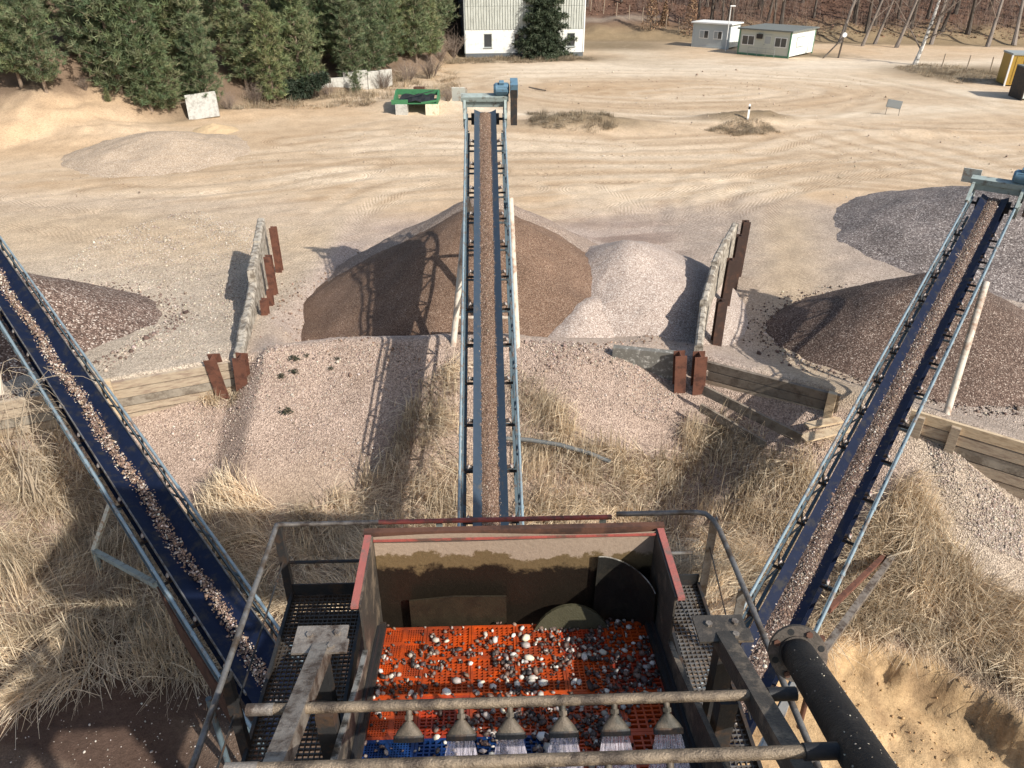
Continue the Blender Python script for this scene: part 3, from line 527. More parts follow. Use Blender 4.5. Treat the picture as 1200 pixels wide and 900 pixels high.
# ================================================================== BAY WALLS
def plank_wall(label, a, b, z0, z1, n, m, thick=.09, posts=(), pm='wood_new', lean=0.0, name='timber_wall', top=None, cat='wall', post_top=.12):
    a = Vector((*a, 0)); b = Vector((*b, 0)); d = (b-a).normalized(); nrm = Vector((d.y, -d.x, 0)); rt = thing(name, label, cat, (a.x, a.y, z0)); hgt = (z1-z0)/n; off = rt.location
    for i in range(n):
        j = nrm*random.uniform(-.03, .03); za = z0+hgt*(i+.5); e0 = a-d*random.uniform(0, .12); e1 = b+d*random.uniform(0, .12); up = Vector((0, 0, 1))+nrm*lean
        MB().bar(e0+j+Vector((0, 0, za+random.uniform(-.012, .012)))+nrm*lean*(za-z0), e1+j+Vector((0, 0, za+random.uniform(-.02, .02)))+nrm*lean*(za-z0), thick, hgt-.032, upv=up).build('plank', top if (top and i == n-1) else (m if (i*5+n) % 3 else {'wood': 'wood_grey', 'wood_dark': 'wood'}.get(m, m)), rt, world=True)
    for t in posts:
        p = a+(b-a)*t+nrm*(thick/2+.075); MB().bar(p+Vector((0, 0, z0-.6)), p+nrm*lean*(z1-z0)+Vector((0, 0, z1+post_top)), .2, .13, upv=nrm).build('post', pm, rt, world=True)
    return rt
plank_wall('pale timber plank wall closing the left bay, next to the left conveyor', (-13.2, 15.55), (-7.55, 17.95), .1, 1.42, 5, 'wood', posts=(.53,), pm='wood_new', lean=.12)
plank_wall('sagging dark timber plank wall right of the rusty beam stubs', (5.25, 17.85), (8.0, 16.2), .6, 1.42, 3, 'wood_dark', posts=(.97,), pm='wood_new', lean=.1, post_top=.05)
plank_wall('timber plank wall with two posts at the right edge', (9.55, 15.4), (13.2, 12.75), -.35, 1.4, 6, 'wood', posts=(.03, .2), pm='wood', lean=.0, top='wood_new', post_top=-.08)
for i, (p, q, m, wd, ht, lb) in enumerate((((4.95, 17.1, .95), (7.0, 15.45, .55), 'wood_dark', .07, .26, 'upper fallen dark plank on the slope below the sagging timber wall'), ((4.8, 16.7, .68), (6.2, 15.55, .3), 'wood_dark', .07, .22, 'lower half-buried dark plank on the slope beside the reeds'),
        ((7.0, 15.35, .62), (8.2, 15.7, .7), 'wood_new', .3, .05, 'pale flat board lying at the foot of the sagging timber wall'), ((7.2, 15.75, .72), (8.1, 15.95, .78), 'wood_new', .24, .06, 'short pale board tucked under the sagging timber wall'))):
    o = MB().bar(p, q, wd, ht).build('loose_plank', m); tag(o, lb, 'plank', 'loose planks')
    z0_ = min(v.co.z for v in o.data.vertices)
def divider(label, pts, tops, thick, posts, pside, label_p):
    rt = thing('concrete_wall', label, 'wall', (pts[0][0], pts[0][1], 0)); off = rt.location
    for (a, b), tp in zip(zip(pts[:-1], pts[1:]), tops):
        a = Vector((*a, 0)); b = Vector((*b, 0)); d = (b-a).normalized(); r = Vector((d.y, -d.x, 0)); n = 9; m = MB(); rows = []
        L_ = (b-a).length
        for i in range(n+1):
            p = a+(b-a)*(i/n)*.992; z = tp+random.uniform(-.03, .03); w_ = thick/2*random.uniform(.9, 1.05); rows.append([p-r*thick/2+Vector((0, 0, -.4)), p-r*w_+Vector((0, 0, z-.04)), p-r*(w_-.05)+Vector((0, 0, z)), p+r*(w_-.05)+Vector((0, 0, z+random.uniform(-.02, .02))), p+r*w_+Vector((0, 0, z-.05)), p+r*thick/2+Vector((0, 0, -.4))])
        m.sheet(rows); k = len(rows[0]); m.f.append(tuple(range(k))); m.f.append(tuple(range(n*k, n*k+k))[::-1]); m.build('concrete_panel', 'concrete', rt, world=True)
    for (x, y, z0, z1, w_, dx, dy) in posts:
        MB().hbeam((x, y, z0), (x+dx, y+dy, z1), w_, w_*.95, facing=(0, 1, 0)).build('steel_post', 'beam_dark' if (pside > 1 and y > 19) else 'beam_rust', rt, world=True)
    return rt
divider('concrete dividing wall with rusty steel posts left of the brown cone', [(-7.3, 18.15), (-7.85, 20.6), (-8.4, 23.2), (-8.95, 25.8), (-9.5, 28.3)], [1.5, 1.42, 1.85, 1.9], .26,
    [(-7.72, 17.75, .4, 1.62, .34, -.1, -.1), (-7.2, 17.8, .5, 1.62, .32, .1, -.08), (-7.85, 22.1, -.3, 1.3, .22, .1, 0), (-8.28, 24.7, -.3, 1.75, .24, .0, .0), (-8.82, 27.4, -.3, 1.85, .24, 0, .0), (-7.98, 23.2, -.3, 1.15, .18, .08, 0)], 1, '')
divider('concrete dividing wall with dark steel posts between middle and right bays', [(4.95, 18.1), (5.6, 20.6), (6.5, 23.3), (7.35, 25.4), (8.25, 27.5)], [1.72, 1.95, 2.1, 2.0], .22,
    [(4.5, 17.8, .3, 1.7, .3, -.12, -.1), (4.98, 17.72, .2, 1.72, .32, -.1, -.1), (6.25, 21.0, -.2, 1.75, .28, 0, 0), (7.1, 23.6, -.2, 2.05, .28, .05, 0), (7.95, 25.8, -.2, 2.1, .28, .06, 0), (8.5, 27.2, -.2, 2.15, .26, .05, 0)], 2, '')
o = MB().bar((2.75, 18.5, .95), (4.4, 18.08, .98), .2, 1.1).build('concrete_slab', 'concrete_dark'); tag(o, 'dark grey concrete slab with white specks beside the rusty beam stubs', 'slab')

# ================================================================== SCREENING MACHINE (origin at 0.05, 3, 7)
SO = (.05, 3.0, 7.0); SRZ = R(2.0)
AL = R(10.5)
def deckp(x, t, n=0.0): return Vector((x, .75-t*math.cos(AL)+n*math.sin(AL), -.076+t*math.sin(AL)+n*math.cos(AL)))
scr = thing('vibrating_screen', 'vibrating gravel screen with orange perforated deck in the foreground', 'screen', SO, SRZ)
def panel_mesh(nx, ny, bord, bx, by, cross=False):
    m = MB(lambda v: deckp(v[0], v[1]*1.11, v[2])-deckp(0, 0)); P = .297
    for (a, b, c, d) in ((0, P, 0, bord), (0, P, P-bord, P), (0, bord, bord, P-bord), (P-bord, P, bord, P-bord)): m.box(a, b, c, d, -.03, 0)
    W = P-2*bord
    for i in range(1, nx): x = bord+W*i/nx; m.box(x-bx/2, x+bx/2, bord, P-bord, -.026, -.003)
    for i in range(1, ny): y = bord+W*i/ny; m.box(bord, P-bord, y-by/2, y+by/2, -.027, -.0045)
    if cross: m.box(P/2-.012, P/2+.012, bord, P-bord, -.028, 0); m.box(bord, P-bord, P/2-.012, P/2+.012, -.0285, -.0005)
    return m.mesh('deck_panel')
pc = panel_mesh(8, 11, .016, .010, .009); pf = panel_mesh(16, 16, .02, .006, .006, True); pl_ = panel_mesh(5, 8, .022, .012, .011)
pms = {}
for nm, me in (('c', pc), ('f', pf), ('l', pl_)):
    for cn in ('pu_orange', 'pu_red', 'pu_blue'): q = me.copy(); q.materials.append(MATS[cn]); pms[nm, cn] = q
for r_ in range(7):
    for c_ in range(6):
        kind = 'f' if c_ == 0 else ('l' if c_ == 5 else 'c'); cn = 'pu_orange' if (r_ < 3 or (r_ == 3 and c_ > 3)) else 'pu_blue'
        if kind != 'f' and (r_*7+c_*3) % 5 == 2 and cn == 'pu_orange': cn = 'pu_red'
        inst('deck_panel', pms[kind, cn], scr, deckp(-.9+.3*c_, .333*r_))
MB().add([deckp(-.92, -.02, -.22), deckp(.92, -.02, -.22), deckp(.92, 2.3, -.22), deckp(-.92, 2.3, -.22)], [(0, 1, 2, 3)]).build('lower_deck', 'steel_dark', scr)
for x in (-.9, -.3, .3, .9): MB().bar(deckp(x, .02, -.09), deckp(x, 2.2, -.09), .05, .1).build('deck_stringer', 'steel_dark', scr)
# side plates, outline in (y, z)
side = [(-1.5, .88), (-.66, .57), (.05, .31), (.27, .25), (.27, .64), (.87, .64), (.87, -.75), (-1.5, -.35)]
for s in (-1, 1):
    x0, x1 = sorted((s*.925, s*.937)); MB().prism(side, 'x', x0, x1).build('side_plate', 'plate_worn', scr)
    x0, x1 = sorted((s*.915, s*.95)); e = MB()
    for (p, q) in ((side[0], side[1]), (side[1], side[2]), (side[2], side[3])): e.bar((s*.934, p[0], p[1]), (s*.934, q[0], q[1]), .03, .022)
    e.build('edge_strip', 'plate_edge' if s < 0 else 'plate_worn', scr)
    MB().box(*sorted((s*.937, s*.98)), .25, .87, .63, .652).build('box_flange', 'red_pale', scr)
    MB().prism([(-1.4, .30), (.65, -.06), (.65, .06), (-1.4, .42)], 'x', *sorted((s*.905, s*.923))).build('side_liner', 'rubber', scr)
    MB().bar(deckp(s*.905, 0, .025), deckp(s*.905, 2.2, .025), .045, .05).build('deck_clamp', 'steel_dark', scr)
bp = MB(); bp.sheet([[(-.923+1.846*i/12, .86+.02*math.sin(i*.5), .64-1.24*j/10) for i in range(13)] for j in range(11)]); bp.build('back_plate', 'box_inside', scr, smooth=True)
MB().box(-.99, .99, .885, .93, .60, .655).build('back_flange', 'steel_rust', scr); MB().box(-.92, .92, .826, .836, .626, .64).build('flange_strip', 'red_paint', scr)
MB().box(-.93, .93, .886, .9, -.75, .599).build('back_shell', 'steel_rust', scr)
MB().prism([(-.72, -.32), (-.72, .12), (-.42, .15), (-.06, .14), (-.06, -.32)], 'y', .80, .812).build('wear_plate', 'wear_brown', scr)
cur = []
for j in range(11):
    f = j/10; cur.append([(.66+(.24+.05*f)*math.cos(a), .57+.25*math.sin(a), .44-.95*f-.1*math.cos(a)) for a in [R(118)+R(-113)*i/18 for i in range(19)]])
MB().sheet(cur).build('chute_liner', 'liner_dark', scr, smooth=True)
MB().tube(cur[0], .0045, 6).build('liner_rim', 'plate_edge', scr, smooth=True)
dsk = [(.38+.3*math.cos(a), .62+.14*math.sin(a), -.24+.33*math.sin(a)) for a in [math.pi*i/20 for i in range(21)]]
MB().add([Vector(p)+Vector((0, -.01, 0)) for p in dsk]+[Vector(p)+Vector((0, .01, 0)) for p in dsk], [tuple(range(21)), tuple(range(21, 42))[::-1]]+[(i+1, i, 21+i, 22+i) for i in range(20)]).build('round_liner', 'olive_liner', scr)
MB().box(-.92, .92, .76, .86, -.62, -.6).build('chute_floor', 'steel_dark', scr)
for s in (-1, 1):
    for yy in (-1.3, .7): MB().bar((s*.99, yy, -.45), (s*.99, yy, -8.75), .16, .16).build('leg', 'steel_dark', scr)
    MB().bar((s*.99, -1.45, -.5), (s*.99, .85, -.62), .1, .2).build('base_beam', 'steel_dark', scr)
# stones on the deck
DK = [(.17, .12, .1), (.06, .05, .048), (.09, .062, .052), (.32, .27, .23), (.035, .03, .03), (.15, .09, .07), (.5, .46, .41), (.11, .08, .075), (.07, .045, .038), (.2, .13, .1)]
rt = Matrix.Translation(SO) @ Matrix.Rotation(SRZ, 4, 'Z')
def on_deck(n, sz, seed, tmax=1.75):
    P = []; S = []
    while len(P) < n:
        x = random.uniform(-.88, .88); t = random.uniform(-.02, tmax); k = float(fbm(np.array([x*3.2+seed]), np.array([t*3.2]), 3)[0])
        dens = .12+.9*max(0, min(1, (k-.38)*4))*(.35+.65*max(0, min(1, (x+.75)/.9)))
        if random.random() > dens: continue
        s = sz*math.exp(random.gauss(0, .35)); p = rt @ deckp(x, t, s*.45); P.append(p); S.append(s)
    return np.array([tuple(p) for p in P]), np.array(S)
P_, S_ = on_deck(2700, .0125, 2); o = stones('screen_gravel', P_, S_, pick(DK, len(P_), .3), 'stone_wet', 'ico', .6); tag(o, 'wet mixed gravel jumping over the orange screen deck', None, None, 'stuff')
pebm = []
for i in range(6):
    V = ICO*(1+RNG.uniform(-.15, .15, (12, 1)))*np.array((1.15, .85, .62)); me = raw_mesh('pebble', V, ICOF, pick([[(.72, .69, .62), (.6, .58, .54), (.7, .62, .47), (.5, .44, .38), (.76, .75, .72), (.42, .36, .32)][i]], 12, .04)); me.materials.append(MATS['stone_wet']); sub = me; shade(me, 75); pebm.append(me)
P_, S_ = on_deck(70, .021, 9, 1.3)
for i, (p, s) in enumerate(zip(P_, S_)):
    o = inst('pebble', pebm[i % 6], None, p, (random.uniform(-.4, .4), random.uniform(-.4, .4), random.uniform(0, 6)), min(.033, float(s))); tag(o, 'large pale wet pebble lying on the orange screen deck', 'pebble', 'pale pebbles on the orange screen deck')

# spray pipes with fan nozzles
def spray_pipe(label, yl, zl, x0, x1, r, noz, capl=None):
    t = thing('spray_pipe', label, 'pipe', rt @ Vector((0, yl, zl)), SRZ, 'spray pipes across the screen')
    MB().tube([(x0, 0, .0), (x1, 0, 0)], r, 16).build('pipe', 'pipe_worn', t, smooth=True)
    MB().tube([(x0-.07, 0, 0), (x0+.06, 0, 0)], r*1.12, 16).build('end_cap', 'galv_worn', t, smooth=True)
    MB().tube([(x1-.04, 0, 0), (x1+.1, 0, 0)], r*1.3, 16).build('rubber_sleeve', 'rubber', t, smooth=True)
    tn = Vector((0, -.72, -.69)); tu = Vector((0, -.69, .72))
    def npt(x, l, hx, hy, a): return Vector((x+hx*math.cos(a), 0, 0))+tn*l+tu*(hy*math.sin(a))
    AN = [2*math.pi*k/16 for k in range(17)]
    for x in noz:
        MB().tube([Vector((x, 0, 0))+tn*r*.6, Vector((x, 0, 0))+tn*.075], .016, 10).tube([Vector((x, 0, 0))+tn*.045, Vector((x, 0, 0))+tn*.065], .022, 6).build('nozzle_stem', 'nozzle_mud', t, smooth=True)
        f = MB().sheet([[npt(x, l, hx, hy, a) for a in AN] for l, hx, hy in ((.14, .07, .02), (.118, .058, .022), (.092, .036, .022), (.072, .019, .02))]).build('fan_nozzle', 'nozzle_mud', t, smooth=True)
        MB().sheet([[npt(x, l, .073, .023, a) for a in AN] for l in (.164, .135)]+[[npt(x, .135, .055, .012, a) for a in AN]]).build('nozzle_lip', 'steel_dark', f)
    return t
NZ = [-.565, -.315, -.08, .175, .425, .68]
spray_pipe('rear spray pipe across the deck with six fan nozzles', -.55, .81, -1.27, 1.22, .026, NZ)
spray_pipe('front spray pipe nearest the camera, along the bottom edge', -1.08, 1.14, -1.16, 1.14, .027, [-.45, -.2, .05, .3, .55])
def spray(xc, k):
    V = []; F = []; cx = rt @ (Vector((xc, -.55, .81))+Vector((0, -.72, -.69))*.155); n = 190; D = Vector((0, -.30, -.34))
    for i in range(n):
        u = random.uniform(-1, 1); a = Vector((u*.058, random.uniform(-.01, .01), random.uniform(-.01, .01))); t0 = random.uniform(0, .7); t1 = min(1.05, t0+random.uniform(.12, .5)); w_ = random.uniform(.0012, .0042)
        f = lambda t: cx+a+D*t+Vector((u*.11*t, 0, -.07*t*t)); p0 = f(t0)+Vector((0, random.gauss(0, .004), 0)); p1 = f(t1)+Vector((random.gauss(0, .006), random.gauss(0, .012), random.gauss(0, .01))); o = len(V)
        V += [p0-Vector((w_/2, 0, 0)), p0+Vector((w_/2, 0, 0)), p1+Vector((w_, 0, 0)), p1-Vector((w_, 0, 0)), (p0+p1)/2+Vector((0, -w_*1.5, w_*1.5))]; F += [(0+o, 1+o, 4+o), (1+o, 2+o, 4+o), (2+o, 3+o, 4+o), (3+o, 0+o, 4+o)]
    for i in range(260):
        u = random.gauss(0, .6); t = random.uniform(.25, 1.1)**.7; p = cx+D*t+Vector((u*(.07+.1*t), random.gauss(0, .02), -.07*t*t+random.gauss(0, .02))); r_ = random.uniform(.0012, .0045); o = len(V); V += [p+Vector(tuple(q))*r_ for q in OCT]; F += [tuple(int(j)+o for j in q) for q in OCTF]
    rows = 9; colsn = 17; o = len(V)
    for j in range(rows):
        t = j/(rows-1)*1.05
        for i in range(colsn): u = -1+2*i/(colsn-1); V.append(cx+D*t+Vector((u*(.06+.11*t), .012*math.sin(i*1.9+k)*t, -.07*t*t+.012*math.cos(i*2.3+k*2)*t)))
    for j in range(rows-1):
        for i in range(colsn-1): F.append((o+j*colsn+i, o+j*colsn+i+1, o+(j+1)*colsn+i+1, o+(j+1)*colsn+i))
    m = MB(); m.v = V; m.f = F; ob = m.build('water_spray', 'water'); tag(ob, ['water fan from the second nozzle from the left', 'water fan from the third nozzle from the left', 'water fan from the fourth nozzle from the left', 'water fan from the second nozzle from the right', 'water fan from the rightmost nozzle'][k], None, 'water fans over the deck', 'stuff')
for k, x in enumerate(NZ[1:]): spray(x, k)

# big black supply pipe with flange
pa = Vector((1.62, 3.0, 7.5)); pb2 = Vector((1.30, 1.35, 8.5)); bigp = thing('supply_pipe', 'thick black water supply pipe with round bolted flange, right foreground', 'pipe', pa)
dp = (pb2-pa).normalized(); MB().tube([pa, pb2], .094, 28).build('pipe', 'pipe_black', bigp, world=True, smooth=True)
fl = MB().tube([pa-dp*.035, pa], .16, 32).build('flange', 'flange', bigp, world=True, smooth=True)
u_ = dp.cross(Vector((0, 0, 1))).normalized(); v_ = dp.cross(u_)
for k in range(8):
    a = 2*math.pi*(k+.5)/8; c = pa+(u_*math.cos(a)+v_*math.sin(a))*.13; MB().tube([c-dp*.002, c+dp*.012], .019, 6 if k % 2 else 12).build('bolt' if k % 2 else 'bolt_hole', 'steel_rust' if k % 2 else 'black', fl, world=False) if False else finish('bolt' if k % 2 else 'bolt_hole', MB().tube([c-dp*.002, c+dp*(.014 if k % 2 else .0015)], .019, 6 if k % 2 else 12).mesh('bolt', pa), 'steel_rust' if k % 2 else 'black', fl)
MB().tube([pa+dp*.0, pa+dp*.012], .105, 28).build('weld_ring', 'flange', bigp, world=True, smooth=True)

# bracket beams left and right of the machine
def bracket(label, s, x, m):
    t = thing('bracket_beam', label, 'beam', rt @ Vector((x, 0, .55)), SRZ, 'bracket beams beside the screen')
    MB().bar((0, 0, .05), (s*-.0, -1.5, .56), .088, .11).build('beam', m, t)
    MB().prism([(-.15, -.09), (.15, -.09), (.15, .0), (.135, .0), (.135, .1), (-.15, .1)], 'z', .10, .115).build('top_plate', m, t)
    for k, (bx, by) in enumerate(((-.07, .03), (.08, .04), (.06, -.05))): MB().tube([(bx, by, .115), (bx, by, .13)], .02, 6).build('bolt', 'galv_worn', t)
    MB().bar((0.03*s, -.02, .09), (.03*s, -.02, -1.05), .1, .1).build('post', 'steel_dark', t)
    MB().bar((-.1*s, -.45, .12), (-.1*s, -.45, -1.05), .09, .09).build('post', 'steel_dark', t)
    return t
bracket('worn grey bracket beam with top plate left of the screen', -1, -1.10, 'galv_worn'); bracket('dark bracket beam with top plate between screen and black pipe', 1, 1.13, 'plate_worn')

# walkways and guard rails
def walkway(label, x0, x1, y0, y1, z, m):
    t = thing('grating_walkway', label, 'walkway', rt @ Vector((0, 0, z)), SRZ, 'walkways beside the screen'); g = MB(); n = int((x1-x0)/.034)
    for i in range(n+1): x = x0+(x1-x0)*i/n; g.box(x-.0025, x+.0025, y0, y1, -.03, 0)
    n = int((y1-y0)/.036)
    for i in range(n+1): y = y0+(y1-y0)*i/n; g.box(x0, x1, y-.005, y+.005, -.022, -.0015)
    g.build('grating', m, t)['kind'] = 'stuff'
    for x in (x0, x1): MB().box(x-.012, x+.012, y0, y1, -.09, .035).build('edge_beam', 'steel_dark', t)
    MB().box(x0, x1, y1+.002, y1+.014, -.09, .11).build('kick_plate', 'steel_dark', t)
    for y in (y0+.3, (y0+y1)/2, y1-.3): MB().box(x0+.013, x1-.013, y-.02, y+.02, -.1, -.035).build('bearer', 'steel_dark', t)
    for y in (y0+.2, y1-.2): MB().bar(((x0+x1)/2, y, -.1), ((x0+x1)/2, y, -8.2), .1, .1).build('leg', 'steel_dark', t)
    return t
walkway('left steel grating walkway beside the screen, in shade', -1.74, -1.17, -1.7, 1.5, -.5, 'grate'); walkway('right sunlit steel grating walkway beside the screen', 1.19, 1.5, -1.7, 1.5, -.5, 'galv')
lr = thing('guard_rail', 'dark guard rail along the left walkway', 'railing', rt @ Vector((-1.76, 1.5, -.5)), SRZ)
MB().tube([(0, .02, .71), (0, -3.6, .71)], .019, 10).build('top_rail', 'galv', lr, smooth=True)
for y in (0, -1.35, -2.7): MB().bar((0, y, -.1), (0, y, .70), .06, .012).bar((.025, y+.025, -.1), (.025, y+.025, .69), .012, .05).build('post', 'steel_dark', lr)
MB().tube([(0, 0, .36), (0, -3.6, .36)], .007, 6).build('mid_rod', 'steel_dark', lr)
fr = thing('guard_rail', 'red-brown front guard rail behind the screen box', 'railing', rt @ Vector((0, 1.52, -.5)), SRZ)
MB().tube([(-1.76, 0, .71), (-1.0, 0, .71)], .018, 10).build('top_rail', 'galv_worn', fr, smooth=True); MB().tube([(-1.0, 0, .71), (.76, 0, .71)], .0185, 10).build('top_rail', 'red_paint', fr, smooth=True)
MB().tube([(-1.74, 0, .33), (-1.0, 0, .33)], .013, 8).build('mid_rail', 'steel_dark', fr, smooth=True); MB().tube([(.98, 0, .33), (1.42, 0, .33)], .013, 8).build('mid_rail', 'galv', fr, smooth=True)
for x in (-.55, .7): MB().bar((x, .03, -.3), (x, .03, .70), .05, .012).build('post', 'grey_paint', fr)
MB().bar((-1.74, .0, -.3), (1.5, .0, -.3), .05, .1).build('base_beam', 'steel_dark', fr)
rr_ = thing('guard_rail', 'grey bent-tube guard rail along the right walkway', 'railing', rt @ Vector((1.52, 1.5, -.5)), SRZ)
MB().tube([(-.72, .04, .72), (-.1, .04, .72), (-.04, .02, .72), (0, -.05, .715), (.02, -.15, .71), (.05, -2.2, .68), (.05, -3.4, .68)], .02, 10).build('top_rail', 'galv', rr_, smooth=True)
for y in (-.02, -.75, -2.0): MB().bar((.02, y, -.1), (.02, y, .70), .06, .012, upv=(0, 1, 0)).bar((.045, y+.02, -.1), (.045, y+.02, .69), .012, .05).build('post', 'galv', rr_)
MB().tube([(0.02, -.02, .42), (.05, -1.2, -.05)], .006, 6).build('diagonal_rod', 'steel_dark', rr_)

# box on legs added out of view, up right, to throw shade on the lower left
fh = thing('shade_blocker', 'added out-of-view box on steel legs, placed to shade the lower left', 'shade blocker', (6.2, 1.2, -1.5))
MB().box(3.0, 9.4, -.05, 2.0, 12.35, 13.0).build('blocker_box', 'blocker_box', fh, world=True); MB().box(2.9, 9.5, -.1, 2.05, 13.002, 13.1).build('roof', 'roof_dark', fh, world=True)  # roof here: top slab of the added shade blocker
for x in (6.5, 9.2):
    for y in (.1, 1.85): MB().bar((x, y, -2.2), (x, y, 12.348), .2, .2).build('leg', 'steel_dark', fh, world=True)

# ================================================================== REEDS AND DRY GRASS
def inpoly(px, py, poly):
    r = np.zeros(len(px), bool); n = len(poly)
    for i in range(n):
        x0, y0 = poly[i]; x1, y1 = poly[(i+1) % n]; c = ((y0 > py) != (y1 > py)) & (px < (x1-x0)*(py-y0)/(y1-y0+1e-9)+x0); r ^= c
    return r
STRAW = np.array([(.82, .67, .47), (.74, .59, .41), (.86, .74, .55), (.62, .49, .34), (.78, .65, .48), (.5, .39, .28)])
def reeds(label, poly, n, lo, hi, seed, fx=0.0, fy=-1.0, tuft=.45, dark=1.0, name='dry_grass', wid=(.006, .015)):
    rg_ = np.random.default_rng(seed); pts = np.array([tuple(ground(*p)) for p in poly]); x0, y0 = pts[:, 0].min()-.5, pts[:, 1].min()-.5; x1, y1 = pts[:, 0].max()+.5, pts[:, 1].max()+.5
    wp = [(p[0], p[1]) for p in pts]; nt_ = max(6, int(n/52)); X = []; 
    cx = rg_.uniform(x0, x1, nt_*6); cy = rg_.uniform(y0, y1, nt_*6); k = inpoly(cx, cy, wp); cx = cx[k][:nt_]; cy = cy[k][:nt_]; m = len(cx)
    i = rg_.integers(0, m, n); x = cx[i]+rg_.normal(0, tuft*.42, n); y = cy[i]+rg_.normal(0, tuft*.42, n); k = inpoly(x, y, wp) | (rg_.random(n) < .12); x = x[k]; y = y[k]; i = i[k]; n = len(x); z = terrain(x, y)-.03
    ang = np.arctan2(fy, fx)+(fbm(cx*.55+seed, cy*.55, 2)-.5)*5.5+rg_.normal(0, .35, m); a = ang[i]+rg_.normal(0, .5, n); L = rg_.uniform(lo, hi, n)*(rg_.uniform(.7, 1.15, m))[i]; lod = np.clip((rg_.uniform(.2, 1.0, m))[i]+rg_.normal(0, .2, n), .05, 1.1)
    S = 5; ts = np.linspace(0, 1, S); w0 = rg_.uniform(wid[0], wid[1], n); dx = np.cos(a); dy = np.sin(a); tw = rg_.uniform(-1, 1, n)*.6
    P = []; C = []; base = STRAW[rg_.integers(0, len(STRAW), n)]*(rg_.uniform(.75, 1.2, n)[:, None])*dark; base = base*((.7+.6*fbm(x*.8, y*.8, 2))[:, None])*(rg_.uniform(.65, 1.2, m)[i][:, None])
    for t in ts:
        hz = L*(.22*t+.72*t*t)*lod; vt = L*(t*(1-.35*lod)-.5*lod*t*t); lx = x+dx*hz-dy*tw*t*t*L*.3; ly = y+dy*hz+dx*tw*t*t*L*.3; lz = np.maximum(z+vt, terrain(lx, ly)+.015+.08*rg_.random(n)*t); ww = w0*(1-.8*t)
        for s in (-1, 1): P.append(np.stack([lx-dy*ww*s, ly+dx*ww*s, lz+s*ww*tw], -1)); C.append(base)
    V = np.stack(P, 1).reshape(-1, 3); CC = np.stack(C, 1).reshape(-1, 3); q = np.array([(2*j, 2*j+1, 2*j+3, 2*j+2) for j in range(S-1)]); F = (q[None]+(np.arange(n)*2*S)[:, None, None]).reshape(-1, 4)
    o = finish(name, raw_mesh(name, V, F, CC), 'straw'); tag(o, label, None, None, 'stuff'); return o
reeds('long flattened dry reeds left of the left conveyor', [(-120, 500), (60, 490), (120, 540), (250, 640), (300, 720), (240, 800), (130, 800), (0, 838), (-120, 850)], 18000, .5, 1.2, 1, .5, -1, dark=.95)
reeds('dry reeds between the left and middle conveyors', [(215, 600), (260, 570), (330, 595), (400, 580), (450, 545), (490, 450), (532, 420), (560, 640), (430, 720), (300, 720)], 10000, .4, 1.05, 2, -.6, -1)
reeds('dry reeds right of the middle conveyor', [(596, 425), (630, 450), (690, 520), (770, 540), (805, 480), (850, 495), (905, 525), (975, 510), (930, 640), (860, 735), (600, 660)], 14500, .45, 1.1, 3, .7, -1)
reeds('dry reeds and brambles right of the right conveyor', [(1040, 560), (1075, 545), (1110, 620), (1160, 690), (1230, 720), (1230, 840), (1150, 785), (1060, 752), (975, 752), (920, 790)], 12000, .45, 1.1, 4, .3, -1)
reeds('small dry tuft at the foot of the pale plank wall', [(225, 455), (275, 440), (280, 465), (240, 480)], 500, .3, .6, 5, .5, -1, tuft=.25)
reeds('rough dry grass on the mound behind the middle conveyor', [(618, 132), (700, 132), (725, 150), (700, 157), (620, 150)], 9000, .2, .5, 6, tuft=.5, dark=.55, wid=(.008, .016))
reeds('rough dry grass on the mound below the white marker post', [(822, 152), (860, 138), (900, 140), (915, 156), (860, 160)], 6000, .15, .35, 7, tuft=.5, dark=.55, wid=(.008, .016))
reeds('rough dry grass strip round the bare birch', [(1040, 80), (1090, 74), (1180, 88), (1200, 100), (1120, 98)], 9000, .25, .5, 8, tuft=.8, dark=.6, wid=(.012, .022))
reeds('rough dry grass in front of the white building', [(510, 62), (545, 66), (680, 66), (705, 70), (620, 74), (520, 74)], 11000, .25, .55, 9, tuft=.8, dark=.5, wid=(.012, .022))
reeds('tall dry weeds round the green machine', [(395, 108), (440, 90), (520, 78), (545, 95), (525, 125), (515, 132), (440, 126)], 5000, .4, 1.1, 10, tuft=.7, dark=.75, wid=(.01, .02))
reeds('dry grass at the edge of the pine wood', [(255, 118), (300, 108), (380, 104), (440, 108), (440, 122), (330, 128), (270, 132)], 4500, .3, .8, 12, tuft=.7, dark=.68, wid=(.01, .02))
# loose pebbles on the dark ground and the slope, small dark weeds on the gravel slope
def scatter(label, poly, n, s, pal, seed, m='stone', base='ico'):
    rg_ = np.random.default_rng(seed); pts = np.array([tuple(ground(*p)) for p in poly]); wp = [(p[0], p[1]) for p in pts]; x = rg_.uniform(pts[:, 0].min(), pts[:, 0].max(), n*4); y = rg_.uniform(pts[:, 1].min(), pts[:, 1].max(), n*4); k = inpoly(x, y, wp) & (fbm(x*.8+seed, y*.8, 3) > rg_.uniform(.25, .55, n*4)); x = x[k][:n]; y = y[k][:n]; sz = s*np.exp(rg_.normal(0, .45, len(x)))
    o = stones('loose_stones', np.stack([x, y, terrain(x, y)+sz*.3], -1), sz, pick(pal, len(x), .25), m, base); tag(o, label, None, None, 'stuff')
scatter('loose pale stones on the dark ground at lower left', [(-60, 820), (150, 780), (300, 720), (330, 900), (-60, 900)], 420, .0105, [(.5, .45, .4), (.3, .25, .21), (.62, .58, .52)], 1)
